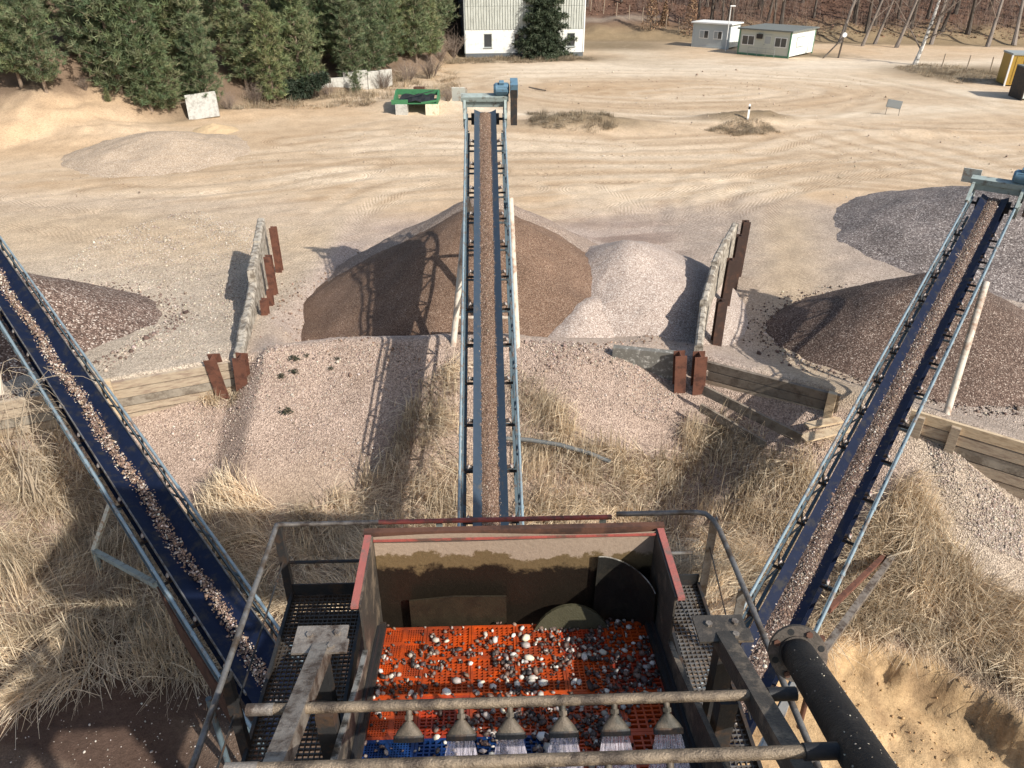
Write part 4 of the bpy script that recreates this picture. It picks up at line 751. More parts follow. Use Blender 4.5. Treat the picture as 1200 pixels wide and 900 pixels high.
scatter('coarse stones on the floor of the left bay', [(60, 320), (120, 275), (230, 245), (300, 270), (300, 330), (275, 412), (130, 430), (170, 380)], 16000, .0155, [(.52, .45, .37), (.42, .35, .28), (.6, .54, .46), (.3, .24, .2)], 2, 'stone', 'oct')
scatter('gravel grains on the slope between left and middle conveyors', [(270, 430), (300, 412), (520, 402), (470, 520), (430, 560), (250, 560), (180, 500)], 9000, .014, [(.45, .36, .3), (.34, .26, .22), (.55, .47, .4), (.25, .18, .15)], 3, 'stone', 'oct')
scatter('gravel grains on the slope right of the middle conveyor', [(610, 400), (730, 408), (800, 440), (780, 500), (700, 480), (640, 430)], 6000, .014, [(.45, .36, .3), (.34, .26, .22), (.55, .47, .4), (.25, .18, .15)], 4, 'stone', 'oct')
scatter('gravel spilled below the right plank wall', [(1085, 515), (1120, 530), (1200, 600), (1200, 660), (1150, 640), (1110, 600)], 9000, .013, [(.48, .4, .33), (.38, .3, .25), (.54, .47, .4), (.28, .22, .18)], 5, 'stone', 'oct')
scatter('sand clods in the pit at lower right', [(960, 765), (1060, 768), (1150, 800), (1200, 860), (1200, 900), (1000, 900)], 160, .018, [(.45, .29, .14), (.38, .24, .12), (.5, .33, .17)], 6)
for i, (px, py, s) in enumerate(((345, 422, .16), (330, 443, .12), (345, 438, .14), (336, 484, .2), (396, 423, .08), (360, 418, .08), (388, 434, .08))):
    g_ = ground(px, py); V = []; F = []; C = []
    for k in range(46):
        a = random.uniform(0, 6.3); r_ = random.uniform(0, s); p = g_+Vector((r_*math.cos(a), r_*math.sin(a)*.8, random.uniform(0, .1))); q = Vector((random.gauss(0, 1), random.gauss(0, 1), random.gauss(0, .6))).normalized()*s*.35; u = q.cross(Vector((0, 0, 1)))*.4; o_ = len(V); V += [p-q, p+u, p+q+Vector((0, 0, .02)), p-u]; F.append((o_, o_+1, o_+2, o_+3)); C += [(.04, .045, .028) if k % 3 else (.1, .08, .055)]*4
    off = g_; o = finish('weed_tuft', raw_mesh('weed_tuft', np.array([tuple(v-off) for v in V]), F, np.array(C)), 'leafy'); o.location = off
    tag(o, ['dark weed nearest the left beam stubs, top row', 'weed below and left of the cluster on the pink slope', 'middle weed of the cluster on the pink slope', 'largest dark weed, lowest on the pink gravel slope', 'rightmost small weed near the shadow of the conveyor', 'small weed highest on the pink gravel slope', 'small weed below the rightmost weed on the slope'][i], 'weed', 'weeds on the gravel slope')

# ================================================================== TREES
def limb_tree(h, r0, seed, nl=9, lean=(0, 0), first=.3, twig=True, curve=.05, spread=.5, lv2=4):
    rd = random.Random(seed); m = MB(); n = 9; pts = []; rs = []
    for i in range(n+1):
        t = i/n; pts.append(Vector((lean[0]*t*h+curve*h*math.sin(t*3+seed)*.3, lean[1]*t*h+curve*h*math.cos(t*2.3+seed)*.2-curve*h*.06, h*t))); rs.append(r0*(1-.86*t)*(1.35 if i == 0 else 1))
    m.tube(pts, rs, 8)
    tr = m.mesh('trunk'); c = MB()
    for k in range(nl):
        t = first+(1-first)*(k+rd.random()*.6)/nl; p = pts[min(n-1, int(t*n))].lerp(pts[min(n, int(t*n)+1)], t*n-int(t*n)); a = rd.uniform(0, 6.3); L = h*(.16+.2*rd.random())*(1.15-t*.6); el = rd.uniform(.35, 1.0); d = Vector((math.cos(a)*math.cos(el), math.sin(a)*math.cos(el), math.sin(el))); e = p+d*L; mid = p+d*L*.5+Vector((0, 0, L*.06)); rr = r0*(1-.8*t)*.42
        c.tube([p, mid, e], [rr, rr*.6, rr*.2], 5, False)
        for j in range(lv2):
            q = p.lerp(e, .3+.7*rd.random()); d2 = (d+Vector((rd.gauss(0, .6), rd.gauss(0, .6), rd.gauss(.2, .4)))).normalized(); e2 = q+d2*L*rd.uniform(.25, .5); c.tube([q, (q+e2)/2+Vector((0, 0, .03*L)), e2], [rr*.35, rr*.22, rr*.08], 3, False)
            if twig:
                for _ in range(3): q3 = q.lerp(e2, rd.uniform(.3, 1)); d3 = (d2+Vector((rd.gauss(0, .7), rd.gauss(0, .7), rd.gauss(.1, .5)))).normalized(); c.tube([q3, q3+d3*L*.22], [rr*.14, rr*.05], 3, False)
    return tr, c.mesh('branches')
def conifer(h, rb, seed, kind='pine', z0f=.1):
    rd = random.Random(seed); rg_ = np.random.default_rng(seed); m = MB().tube([(0, 0, -.3), (rd.uniform(-.1, .1), rd.uniform(-.1, .1), h*.5), (0, 0, h*.97)], [.017*h, .011*h, .003*h], 7); tr = m.mesh('trunk'); br = MB(); TP = []; TD = []; TC = []
    whorl = int(h*(2.1 if kind == 'pine' else 3.2)); z0 = h*(z0f if kind == 'pine' else .03)
    for i in range(whorl):
        t = i/whorl; z = z0+(h-z0)*t+rd.uniform(-.1, .1); rad = rb*((1-t)**1.0)*(.85+.25*rd.random()) if kind == 'spruce' else rb*min(1, .55+t*2.0)*((1-t)**.62)*(.6+.6*rd.random()); nb = rd.randint(6, 8) if kind == 'pine' else 9
        for k in range(nb):
            a = 2*math.pi*(k+rd.random()*.7)/nb+i*.8; L = rad*rd.uniform(.65, 1.12)+.12; rise = (.28+.5*t)*rd.uniform(.6, 1.3) if kind == 'pine' else -.30+.42*t+rd.uniform(-.08, .08); d = Vector((math.cos(a), math.sin(a), rise)).normalized(); p = Vector((0, 0, z)); e = p+d*L
            if kind == 'spruce': e.z += .12*L
            br.tube([p, e], [.02+.004*L, .006], 3, False); nt_ = max(4, int(L*(7.5 if kind == 'pine' else 12))); shade_ = rd.uniform(.75, 1.2)
            for j in range(nt_):
                f = (.22+.78*(j+rd.random())/nt_); q = p.lerp(e, f); sp = L*(.26 if kind == 'pine' else .22)*(1.1-f*.55); q = q+Vector((rd.gauss(0, sp*.6), rd.gauss(0, sp*.6), rd.gauss(.05 if kind == 'pine' else -.06, sp*.38))); TP.append(q); TD.append((d+Vector((0, 0, .55 if kind == 'pine' else -.15))).normalized()); TC.append(shade_)
    TP = np.array([tuple(p) for p in TP]); TD = np.array([tuple(p) for p in TD]); TC = np.array(TC); n = len(TP); nn = 13; s = (.3 if kind == 'pine' else .3)
    D = TD[:, None]*.75+rg_.normal(0, .6, (n, nn, 3)); D /= np.linalg.norm(D, axis=2)[..., None]; L = s*rg_.uniform(.6, 1.35, (n, nn, 1)); U = np.cross(D, rg_.normal(size=(n, nn, 3))); U /= np.linalg.norm(U, axis=2)[..., None]+1e-6; W = s*rg_.uniform(.04, .095, (n, nn, 1))*(1 if kind == 'pine' else 1.6)
    B = TP[:, None]+rg_.normal(0, .035, (n, nn, 3)); V = np.stack([B-U*W, B+U*W, B+D*L+U*W*.3, B+D*L-U*W*.3], 2).reshape(-1, 3); F = np.arange(n*nn*4).reshape(-1, 4)
    pal = np.array([(.17, .205, .105), (.13, .17, .09), (.21, .235, .13), (.10, .14, .075), (.23, .23, .14)]) if kind == 'pine' else np.array([(.04, .058, .038), (.055, .075, .048), (.085, .105, .075)])
    C = pal[rg_.integers(0, len(pal), n)]*TC[:, None]*rg_.uniform(.8, 1.2, (n, 1)); C = np.repeat(C[:, None], nn*4, 1).reshape(-1, 3); cr = raw_mesh('crown', V, F, C); return tr, br.mesh('branches'), cr
def put(name, meshes, mats, label, cat, loc, rz=0, sc=1, group=None, tilt=(0, 0), parts=('trunk', 'branches', 'crown')):
    t = thing(name, label, cat, loc, rz, group); t.rotation_euler = (tilt[0], tilt[1], rz); t.scale = (sc, sc, sc) if isinstance(sc, (int, float)) else sc
    for me, m, pn in zip(meshes, mats, parts):
        if not me.materials: me.materials.append(MATS[m]); 
        p_ = inst(pn, me, t)
        if pn == 'branches': p_['kind'] = 'stuff'
    return t
pines = [conifer(8.5, (2.6, 2.1, 1.8, 2.4, 2.0)[i], 100+i, z0f=(.04, .1, .16, .06, .1)[i]) for i in range(5)]; PM = ('bark_pine', 'bark_pine', 'needles')
NPINE = 0
def pine(px, py, hgt, label, k, group=None, rz=None, wide=1.0):
    g_ = ground(px, py); s = hgt/8.5; put('pine_tree', pines[k % 5], PM, label, 'tree', (g_.x, g_.y, g_.z-.1), random.uniform(0, 6) if rz is None else rz, (s*wide, s*wide, s), group)
front_p = [(195, 128, 5.2, 'small dense pine whose foot hides behind the leaning slab'), (228, 118, 4.2, 'low pine just above the leaning concrete slab'), (95, 72, 4.6, 'low spreading pine above the sand bank'), (8, 84, 3.4, 'small round pine at the left edge over the sand bank'), (150, 78, 5.6, 'yellowish broad pine on top of the sand bank'),
    (418, 109, 1.7, 'little young pine in front of the broken white wall'), (127, 119, 1.0, 'tiny pine seedling on the sand bank'), (290, 106, 6.5, 'tall thin-stemmed pine at the front of the wood'), (350, 94, 7.5, 'dark pine above the fallen spruce'), (400, 86, 8.5, 'pine with bare lower branches behind the broken wall'), (450, 80, 9.0, 'tall pine with a pale bare stem behind the broken wall'), (488, 74, 8.5, 'rightmost tall pine at the end of the wood')]
for i, (a, b, c, l) in enumerate(front_p): pine(a, b, c, l, i, 'pines at the edge of the wood', wide=1.25 if c < 6.6 else 1.0)
rdp = random.Random(5)
for row, (dy, cnt) in enumerate(((2.5, 19), (6, 21), (10, 21), (15, 21), (21, 20), (28, 20))):
    for i in range(cnt):
        f = (i+rdp.uniform(.1, .9))/cnt; x = -58+f*50.5; hs_ = float(np.interp(x, [-80, -42, -31, -24, -20, -13, -8, -6], [42, 45.5, 46.5, 55, 60, 68, 78, 84])); y = hs_+dy+rdp.uniform(-2, 2)+(4 if x < -26 else 0); hgt = rdp.uniform(6.0, 9.5)*(.85 if x < -30 else 1.05); s = hgt/8.5
        put('pine_tree', pines[rdp.randrange(5)], PM, 'green pine standing in the dense wood behind the front trees', 'tree', (x, y, tz(x, y)-.1), rdp.uniform(0, 6), (s*1.05, s*1.05, s), 'pines in the dense wood')
spr = conifer(10.8, 3.3, 300, 'spruce'); b_ = ground(636, 67); put('spruce_tree', spr, PM, 'big dark spruce in front of the white building', 'tree', (b_.x, b_.y+.3, b_.z-.1), .5, 1)
sp2 = conifer(3.4, 1.1, 301, 'spruce'); b_ = ground(352, 116); put('spruce_tree', sp2, PM, 'small fallen spruce lying against the edge of the wood', 'tree', (b_.x-.6, b_.y, b_.z+.5), .3, 1, None, (R(10), R(68)))
# bare wood on the right-hand hill
TM = ('bark_dark', 'twig'); bare = [limb_tree(14, .2, 500+i, nl=11, lean=(random.uniform(-.05, .05), random.uniform(-.03, .03)), first=.16) for i in range(6)]; bareg = [limb_tree(13, .19, 520+i, nl=10, lean=(random.uniform(.02, .14), 0), first=.2) for i in range(3)]
rdb = random.Random(8)
k = 0
for i in range(150):
    x = rdb.uniform(6, 100); hs_ = float(np.interp(x, [0, 8, 20, 40, 60, 100], [108, 106, 106, 104, 101, 96])); y = hs_+(13 if x < 24 else 3)+rdb.uniform(0, 1)**1.3*34
    if proj(x, y, tz(x, y))[0] > 1290: continue
    put('bare_tree', bare[rdb.randrange(6)], TM, 'leafless dark trunk in the bare wood on the right-hand hill', 'tree', (x, y, tz(x, y)-.1), rdb.uniform(0, 6), rdb.uniform(.75, 1.25), 'bare trees of the wood on the hill', (rdb.gauss(0, .05), rdb.gauss(.03, .06)))
for i, (px, py, l) in enumerate(((1012, 54, 'forked pale grey tree right of the white hut'), (1026, 52, 'leaning pale grey tree just right of the forked one'), (1050, 56, 'leaning pale grey tree left of the birch'), (985, 50, 'pale grey tree behind the white hut'), (1092, 52, 'thin grey tree behind the birch'), (1158, 55, 'dark double trunk at the wood edge near the fence'), (1187, 53, 'dark trunk at the wood edge above the yellow container'))):
    g_ = ground(px, py); put('bare_tree', bareg[i % 3], ('bark_grey' if i < 5 else 'bark_dark', 'twig'), l, 'tree', (g_.x, g_.y, g_.z-.1), .2*i, .95+.05*i, 'trees at the foot of the hill', (0, R(5+i)))
bt, bb = limb_tree(13, .21, 610, nl=14, lean=(.02, 0), first=.1, curve=.12, lv2=6); g_ = ground(1070, 76); put('birch_tree', (bt, bb), ('bark_birch', 'twig'), 'white-barked bare birch at the bend of the track', 'tree', (g_.x, g_.y, g_.z-.1), 0, 1, None, (0, R(4)))
# bushes: bare twigs, and saplings with dry brown leaves
def twiggy(h, rad, n, seed, r0=.012):
    rd = random.Random(seed); m = MB()
    for i in range(n):
        a = rd.uniform(0, 6.3); q = rd.random()**.6; b = Vector((.15*rad*math.cos(a), .15*rad*math.sin(a), -.1)); e = Vector((rad*q*math.cos(a), rad*q*math.sin(a), h*rd.uniform(.6, 1.05)*(1-.3*q))); md = (b+e)/2+Vector((0, 0, h*.1)); m.tube([b, md, e], [r0, r0*.6, r0*.25], 3, False)
        for j in range(4): p = b.lerp(e, rd.uniform(.35, 1)); m.tube([p, p+Vector((rd.gauss(0, .2)*rad, rd.gauss(0, .2)*rad, rd.uniform(.05, .25)*h))], [r0*.4, r0*.15], 3, False)
    return m.mesh('twigs')
tws = [twiggy(1.6, 1.0, 60, 700+i, .016) for i in range(4)]
for me in tws: me.materials.append(MATS['twig'])
for i, (px, py, s, l) in enumerate(((268, 128, .9, 'bare twiggy bush right of the leaning slab'), (300, 122, 1.1, 'bare twiggy bush under the thin-stemmed pines'), (385, 112, .8, 'bare twiggy bush left of the little young pine'), (450, 104, 1.1, 'bare bush at the end of the broken white wall'), (478, 96, 1.3, 'bare bush behind the green machine'), (505, 92, 1.4, 'large bare bush right behind the green machine'), (525, 118, .7, 'low bare bush between green machine and middle conveyor'), (530, 66, 1.8, 'bare bush at the left corner of the white building'), (515, 70, 1.5, 'bare bush in the shade of the building'), (345, 108, 1.0, 'bare bush by the fallen spruce'), (100, 105, .6, 'bare bush on the sand bank'))):
    g_ = ground(px, py); o = inst('bare_bush', tws[i % 4], None, g_, (0, 0, i), s); tag(o, l, 'bush', 'bare bushes')
def sapling(px, py, h, label, seed):
    tr, br = limb_tree(h, .05, seed, nl=16, first=.08, lv2=5); rg_ = np.random.default_rng(seed); n = 900; t = rg_.uniform(.05, 1, n); a = rg_.uniform(0, 6.3, n); r_ = h*.24*(1.1-t)*np.sqrt(rg_.random(n)); P = np.stack([r_*np.cos(a), r_*np.sin(a), t*h], -1); Q = rg_.normal(0, .075, (n, 4, 3)); V = (P[:, None]+Q).reshape(-1, 3); F = np.arange(n*4).reshape(-1, 4); C = np.repeat(pick([(.27, .17, .1), (.34, .22, .14), (.2, .12, .075)], n, .2), 4, 0)
    cr = raw_mesh('dry_leaves', V, F, C); g_ = ground(px, py); put('beech_sapling', (tr, br, cr), ('bark_dark', 'twig', 'leafy'), label, 'tree', (g_.x, g_.y, g_.z-.1), 0, 1, 'saplings with dry leaves', parts=('trunk', 'branches', 'dry_leaves'))
sapling(762, 36, 5.5, 'sapling with dry brown leaves beside the fence', 801); sapling(808, 42, 5.5, 'sapling with dry brown leaves left of the grey container', 802); sapling(778, 30, 3, 'low brown-leaved sapling between the two taller ones', 803)
# understorey brush of the bare wood: one mass of twigs
def brush():
    rg_ = np.random.default_rng(3); n = 26000; x = rg_.uniform(5, 95, n); hs_ = np.interp(x, [0, 8, 20, 40, 60, 100], [108, 106, 106, 104, 101, 96]); y = hs_+4+rg_.random(n)*40; k = (fbm(x*.2, y*.2, 2) > .44) & ((x > 22) | (y > hs_+12)); x = x[k]; y = y[k]; n = len(x); z = terrain(x, y); h = rg_.uniform(.6, 3.2, n); dx = rg_.normal(0, .25, n)*h; dy = rg_.normal(0, .25, n)*h; w_ = rg_.uniform(.006, .016, n)
    V = np.stack([np.stack([x-w_, y, z-.1], -1), np.stack([x+w_, y, z-.1], -1), np.stack([x+dx+w_*.3, y+dy, z+h], -1), np.stack([x+dx-w_*.3, y+dy, z+h], -1)], 1).reshape(-1, 3); C = np.repeat(pick([(.17, .12, .1), (.24, .18, .15), (.12, .085, .07), (.3, .22, .17)], n, .2), 4, 0)
    o = finish('brushwood', raw_mesh('brushwood', V, np.arange(n*4).reshape(-1, 4), C), 'leafy'); tag(o, 'thin brushwood covering the wooded hill', None, None, 'stuff')
    n = 30000; x = rg_.uniform(4, 95, n); hs_ = np.interp(x, [0, 8, 20, 40, 60, 100], [108, 106, 106, 104, 101, 96]); y = hs_+2+rg_.random(n)*38; k = (x > 22) | (y > hs_+11); x = x[k]; y = y[k]; n = len(x); z = terrain(x, y)+.03; Q = rg_.normal(0, 1, (n, 4, 3))*np.array((.12, .12, .05)); V = (np.stack([x, y, z], -1)[:, None]+Q).reshape(-1, 3); C = np.repeat(pick([(.24, .135, .085), (.17, .095, .065), (.3, .18, .12), (.11, .07, .05)], n, .2), 4, 0)
    o = finish('leaf_litter', raw_mesh('leaf_litter', V, np.arange(n*4).reshape(-1, 4), C), 'leafy'); tag(o, 'red-brown fallen leaves on the wooded hill', None, None, 'stuff')
brush()
# thin bare shrub at the left edge, in front of the left conveyor
def shrub():
    rd = random.Random(77); b = Vector((-11.25, 14.2, tz(-11.25, 14.2)-.1)); t = thing('bare_shrub', 'thin bare shrub with long curved twigs at the left edge', 'shrub', b)
    for i in range(9):
        h = rd.uniform(2.6, 4.6); a = rd.uniform(-.05, .95); pts = [Vector((rd.uniform(-.25, .25), rd.uniform(-.2, .2), 0))]
        for j in range(1, 7): f = j/6; pts.append(pts[0]+Vector((a*f*f*1.6+.06*math.sin(j*2+i), rd.gauss(0, .05), h*f*(1-.12*f*f))))
        s_ = MB().tube(pts, [.022*(1-.8*j/6) for j in range(7)], 5).build('stem', 'twig_pale', t); tw = MB()
        for j in range(9):
            p = pts[rd.randint(2, 6)]; d = Vector((rd.gauss(.35, .4), rd.gauss(0, .3), rd.gauss(.25, .35))); tw.tube([p, p+d*.35, p+d*.6+Vector((.15, 0, -.1)), p+d*.75+Vector((.22, 0, -.32))], [.006, .005, .004, .002], 4, False)
        tw.build('twig', 'twig_pale', s_)['kind'] = 'stuff'
shrub()

# ================================================================== FAR BUILDINGS AND OBJECTS
# white building: origin at near left corner, x along the facade, y into the depth
bl = at(546, 63.5, .35); bld = thing('white_building', 'white two-storey building with ribbed panels above a plastered ground floor', 'building', (bl.x, bl.y, 0), R(6)); W_ = 12.8
MB().box(0, W_, .12, 30, -.5, 9.5).build('wall', 'panel_shade', bld); MB().box(-.05, W_+.05, -.02, .119, -.6, .42).build('plinth', 'plinth', bld)
# plastered ground floor with window openings
wins = [(1.95, 2.85), (5.25, 6.3), (11.0, 11.9)]; xs = [0]+[v for w_ in wins for v in w_]+[W_]
for i in range(0, len(xs), 2): MB().box(xs[i], xs[i+1], 0, .119, .42, 2.72).build('plaster_wall', 'plaster_white', bld)
for a, b in wins:
    MB().box(a, b, .0, .119, .42, .98).build('plaster_wall', 'plaster_white', bld); MB().box(a, b, 0, .119, 2.35, 2.72).build('plaster_wall', 'plaster_white', bld)
    wn = MB().box(a+.001, a+.07, .03, .115, .981, 2.349).box(b-.07, b-.001, .03, .115, .981, 2.349).box(a+.07, b-.07, .03, .115, .981, 1.05).box(a+.07, b-.07, .03, .115, 2.28, 2.349).build('window_frame', 'frame_grey', bld); MB().box(a+.07, b-.07, .08, .1, 1.05, 2.28).build('pane', 'pane', wn); MB().box(a-.05, b+.05, -.1, -.002, .92, .975).build('sill', 'frame_grey', wn)
# ribbed panels, three storeys of sheets
nP = 5
for zi, (z0, z1) in enumerate(((2.74, 5.0), (5.02, 7.3), (7.32, 9.5))):
    for j in range(nP):
        a = W_*j/nP+.01; b = W_*(j+1)/nP-.01; m = MB(); m.box(a, b, .03, .118, z0, z1); n = 9
        for k in range(n): x = a+(b-a)*(k+.5)/n; m.box(x-.09, x+.09, -.045, .028, z0+.001, z1-.001)
        m.build('ribbed_panel', 'panel_white', bld)
MB().box(W_-.001, W_+.14, -.05, .2, .43, 9.5).build('corner_trim', 'frame_white', bld); MB().box(-.12, -.001, -.05, .2, .43, 9.5).build('corner_trim', 'frame_grey', bld)
for i in range(8):
    f = MB().box(-.06, -.002, 1.6+i*3.4, 2.6+i*3.4, 3.2, 5.2).build('window_frame', 'frame_grey', bld); MB().box(-.07, -.061, 1.7+i*3.4, 2.5+i*3.4, 3.3, 5.1).build('pane', 'pane', f)
MB().box(-.4, W_+.4, -.3, 30.3, 9.502, 9.8).build('roof', 'roof_dark', bld)
g_ = at(505, 55, 1); shd = thing('brick_shed', 'low red brick shed in the shade left of the white building', 'shed', (g_.x-2.6, g_.y+8, 0)); MB().box(-3.5, 2.3, 0, 5, -.5, 3.2).build('wall', 'brick_red', shd); MB().box(-3.7, 2.5, -.2, 5.2, 3.202, 3.4).build('roof', 'roof_dark', shd)
# site huts
def hut(label, corner, ang, lf, ls, h, wallf, walls, trim, roofm, front, sidewin, name='site_hut'):
    """corner = near ground corner; front wall runs along +x (local, leftwards), side wall along +y"""
    t = thing(name, label, 'hut', corner, ang); MB().box(-lf, 0, 0, ls, .15, h).build('wall', wallf, t); MB().box(.001, .03, .02, ls-.02, .16, h-.01).build('side_wall', walls, t)
    for x, y in ((-lf, 0), (0, 0), (0, ls)): MB().box(x-.07, x+.07, y-.07, y+.07, .0, h+.02).build('corner_post', trim, t)
    MB().box(-lf-.25, .3, -.35, ls+.3, h+.021, h+.16).build('roof', roofm, t); MB().box(-lf-.02, .0, -.05, -.001, .0, .2).build('sill_beam', trim, t)
    for (kind, a, b, z0, z1) in front:
        if kind == 'w':
            f = MB().box(-b, -a, -.05, -.002, z0, z1).build('window_frame', 'frame_white', t); n = 2
            for k in range(n): MB().box(-b+.08+(b-a-.08)*k/n, -b+(b-a-.08)*(k+1)/n, -.06, -.051, z0+.08, z1-.08).build('pane', 'pane' if k or wallf != 'hut_grey' else 'pane_pale', f)
        elif kind == 'd': d_ = MB().box(-b, -a, -.05, -.002, z0, z1).build('door', 'hut_cream', t); MB().box(-b+.12, -a-.12, -.06, -.051, z0+1.1, z1-.15).build('door_pane', 'pane_pale', d_); MB().box(-b+.08, -b+.14, -.1, -.061, z0+.95, z0+1.0).build('handle', 'steel_dark', d_)
        else: MB().box(-b, -a, -.3, -.002, z0, z1).build('air_unit', 'steel_dark', t)
    for (a, b, z0, z1) in sidewin: f = MB().box(.031, .07, a, b, z0, z1).build('window_frame', 'frame_grey', t); MB().box(.071, .08, a+.1, (a+b)/2-.05, z0+.1, z1-.1).build('pane', 'hut_white', f); MB().box(.071, .08, (a+b)/2+.05, b-.1, z0+.1, z1-.1).build('pane', 'hut_white', f)
    return t
c1 = at(923, 68.7, 0); gz = tz(c1.x, c1.y)
h1 = hut('white site hut with green trim and flat dark roof', (c1.x, c1.y, gz), R(-42), 5.9, 6.1, 2.55, 'hut_cream', 'hut_white', 'hut_green', 'roof_dark', [('w', .35, 1.75, 1.0, 2.0), ('d', 2.1, 3.0, .2, 2.15), ('a', 3.2, 3.8, 1.75, 2.2), ('w', 4.1, 5.6, 1.0, 2.0)], [(1.5, 3.4, .95, 2.0)])
c2 = at(860, 59.5, 0); h2 = hut('grey site container left of the white hut', (c2.x-.4, c2.y+1.2, tz(c2.x, c2.y+1)), R(-38), 4.6, 2.6, 2.6, 'hut_grey', 'hut_white', 'hut_grey', 'frame_white', [('w', .9, 2.0, 1.0, 1.9), ('w', 2.6, 3.8, 1.0, 1.9)], [])
# railing in front of the hut door
rl = thing('entry_railing', 'low grey railing in front of the hut door', 'railing', (c1.x, c1.y, gz), R(-43))
for x in (-4.3, -3.2, -2.2, -1.2): MB().bar((x, -.9, -.1), (x, -.9, .9), .04, .04).build('post', 'frame_grey', rl)
for z in (.5, .9): MB().bar((-4.32, -.9, z), (-1.18, -.9, z), .04, .04).build('rail', 'frame_grey', rl)
# lamp post, wooden stay post beside the hut
g_ = ground(850, 60); lp = thing('street_lamp', 'slim pale lamp post in front of the grey container', 'lamp', g_); MB().tube([(0, 0, -.2), (0, 0, 4.6)], [.06, .04], 8).build('pole', 'frame_white', lp, smooth=True); MB().box(-.08, .5, -.12, .12, 4.6, 4.72, .03).build('lamp_head', 'white_plastic', lp)
g_ = ground(982, 68); sp = thing('stay_post', 'leaning wooden post with stay right of the white hut', 'post', g_); MB().bar((0, 0, -.3), (.25, 0, 3.4), .14, .14).build('post', 'bark_dark', sp); MB().bar((-1.9, -.3, -.2), (.12, 0, 2.0), .12, .12).build('stay', 'bark_dark', sp); MB().tube([(.2, -.14, 2.3), (.2, -.08, 2.3)], .25, 10).build('disc', 'white_plastic', sp)
# fences
def fence(label_root, posts, h, r_, m, wires, group):
    for i, (px, py, hh, lb) in enumerate(posts):
        g_ = ground(px, py); f = MB().tube([(0, 0, -.3), (random.uniform(-.06, .1), 0, hh)], r_, 7).build('fence_post', m); f.location = g_; tag(f, lb, 'fence post', group)
fence('', [(1103, 80, 1.35, 'fence post nearest the birch'), (1132, 83, 1.4, 'middle one of the three posts right of the birch'), (1160, 85, 1.4, 'fence post nearest the yellow container')], 1.3, .06, 'wood', 0, 'fence posts right of the birch')
ord_ = ['leftmost pale post beside the white building', 'second post from the white building', 'third post from the white building', 'fourth post from the white building', 'fifth post, with stay, from the white building', 'tall post just left of the first sapling', 'post between the two brown saplings', 'post nearest the grey container']
fence('', [(692+15*i if i < 6 else (780+(i-6)*15), 13+3.2*i if i < 6 else 34+(i-6)*4, 1.75, ord_[i]) for i in range(8)], 1.7, .05, 'wood', 0, 'pale fence posts along the bank')
# sign board, marker post
g_ = ground(1045, 135); sg = thing('sign_board', 'small tilted grey sign board on two thin legs beside the track', 'sign', g_, R(-28)); MB().bar((-.45, 0, -.1), (-.42, 0, .55), .035, .035).build('leg', 'galv', sg); MB().bar((.45, 0, -.1), (.42, 0, .75), .035, .035).build('leg', 'galv', sg); bo = MB().bar((-.5, -.02, .82), (.5, .0, .72), .03, .55).build('board', 'frame_grey', sg); MB().bar((-.46, -.041, .818), (.46, -.021, .726), .012, .47).build('sign_face', 'pane_pale', bo)
g_ = ground(876, 140); mk = thing('marker_post', 'white roadside marker post with black band on the small mound', 'post', g_); MB().prism([(-.07, -.06), (.07, -.06), (.03, .07), (-.03, .07)], 'z', -.2, .66).build('post', 'white_plastic', mk); MB().prism([(-.072, -.062), (.072, -.062), (.032, .072), (-.032, .072)], 'z', .661, .86).build('black_band', 'black', mk); MB().prism([(-.07, -.06), (.07, -.06), (.03, .07), (-.03, .07)], 'z', .861, 1.0).build('cap', 'white_plastic', mk)
# green machine on two pale blocks
g_ = ground(488, 134); gm = thing('hopper_trough', 'green steel trough with black rubber scraps resting on two blocks', 'machine', (g_.x, g_.y+.5, g_.z+.72)); gm.scale = (1, 1, .72)
MB().prism([(-.6, 0), (1.5, .05), (1.55, .5), (1.3, .95), (.95, 1.0), (-.6, .28)], 'x', -1.62, -1.5).prism([(-.6, 0), (1.5, .05), (1.55, .5), (1.3, .9), (.95, .95), (-.6, .28)], 'x', 1.5, 1.62).box(-1.5, 1.5, -.6, 1.5, .0, .08).bar((-1.6, 1.35, .75), (1.6, 1.35, .7), .06, .55).bar((-1.75, -.62, .2), (-.55, -.62, .22), .05, .45).bar((.4, -.6, .1), (1.62, -.6, .35), .05, .2).build('trough', 'green_paint', gm)
MB().sheet([[(-1.2+2.5*i/8, -.5+1.5*j/5, .25+.35*j/5+.09*math.sin(i*2.1+j)) for i in range(9)] for j in range(6)]).build('rubber_sheet', 'rubber', gm); MB().box(-.35, .45, 1.5, 1.9, .75, 1.15).build('gear_case', 'steel_rust', gm); MB().bar((-.9, -.2, .5), (1.2, .9, .95), .1, .05).build('strap', 'rubber', gm)
for i, (dx, wd, lb) in enumerate(((-1.05, .85, 'left pale block under the green trough'), (1.15, .9, 'right pale yellowish block under the green trough'))): o = MB().box(-wd/2, wd/2, -.55, .5, -.12, .72, .02).build('stone_block', 'block_pale' if i else 'concrete_pale'); o.location = (g_.x+dx, g_.y+.35, g_.z); tag(o, lb, 'block', 'blocks under the green trough')
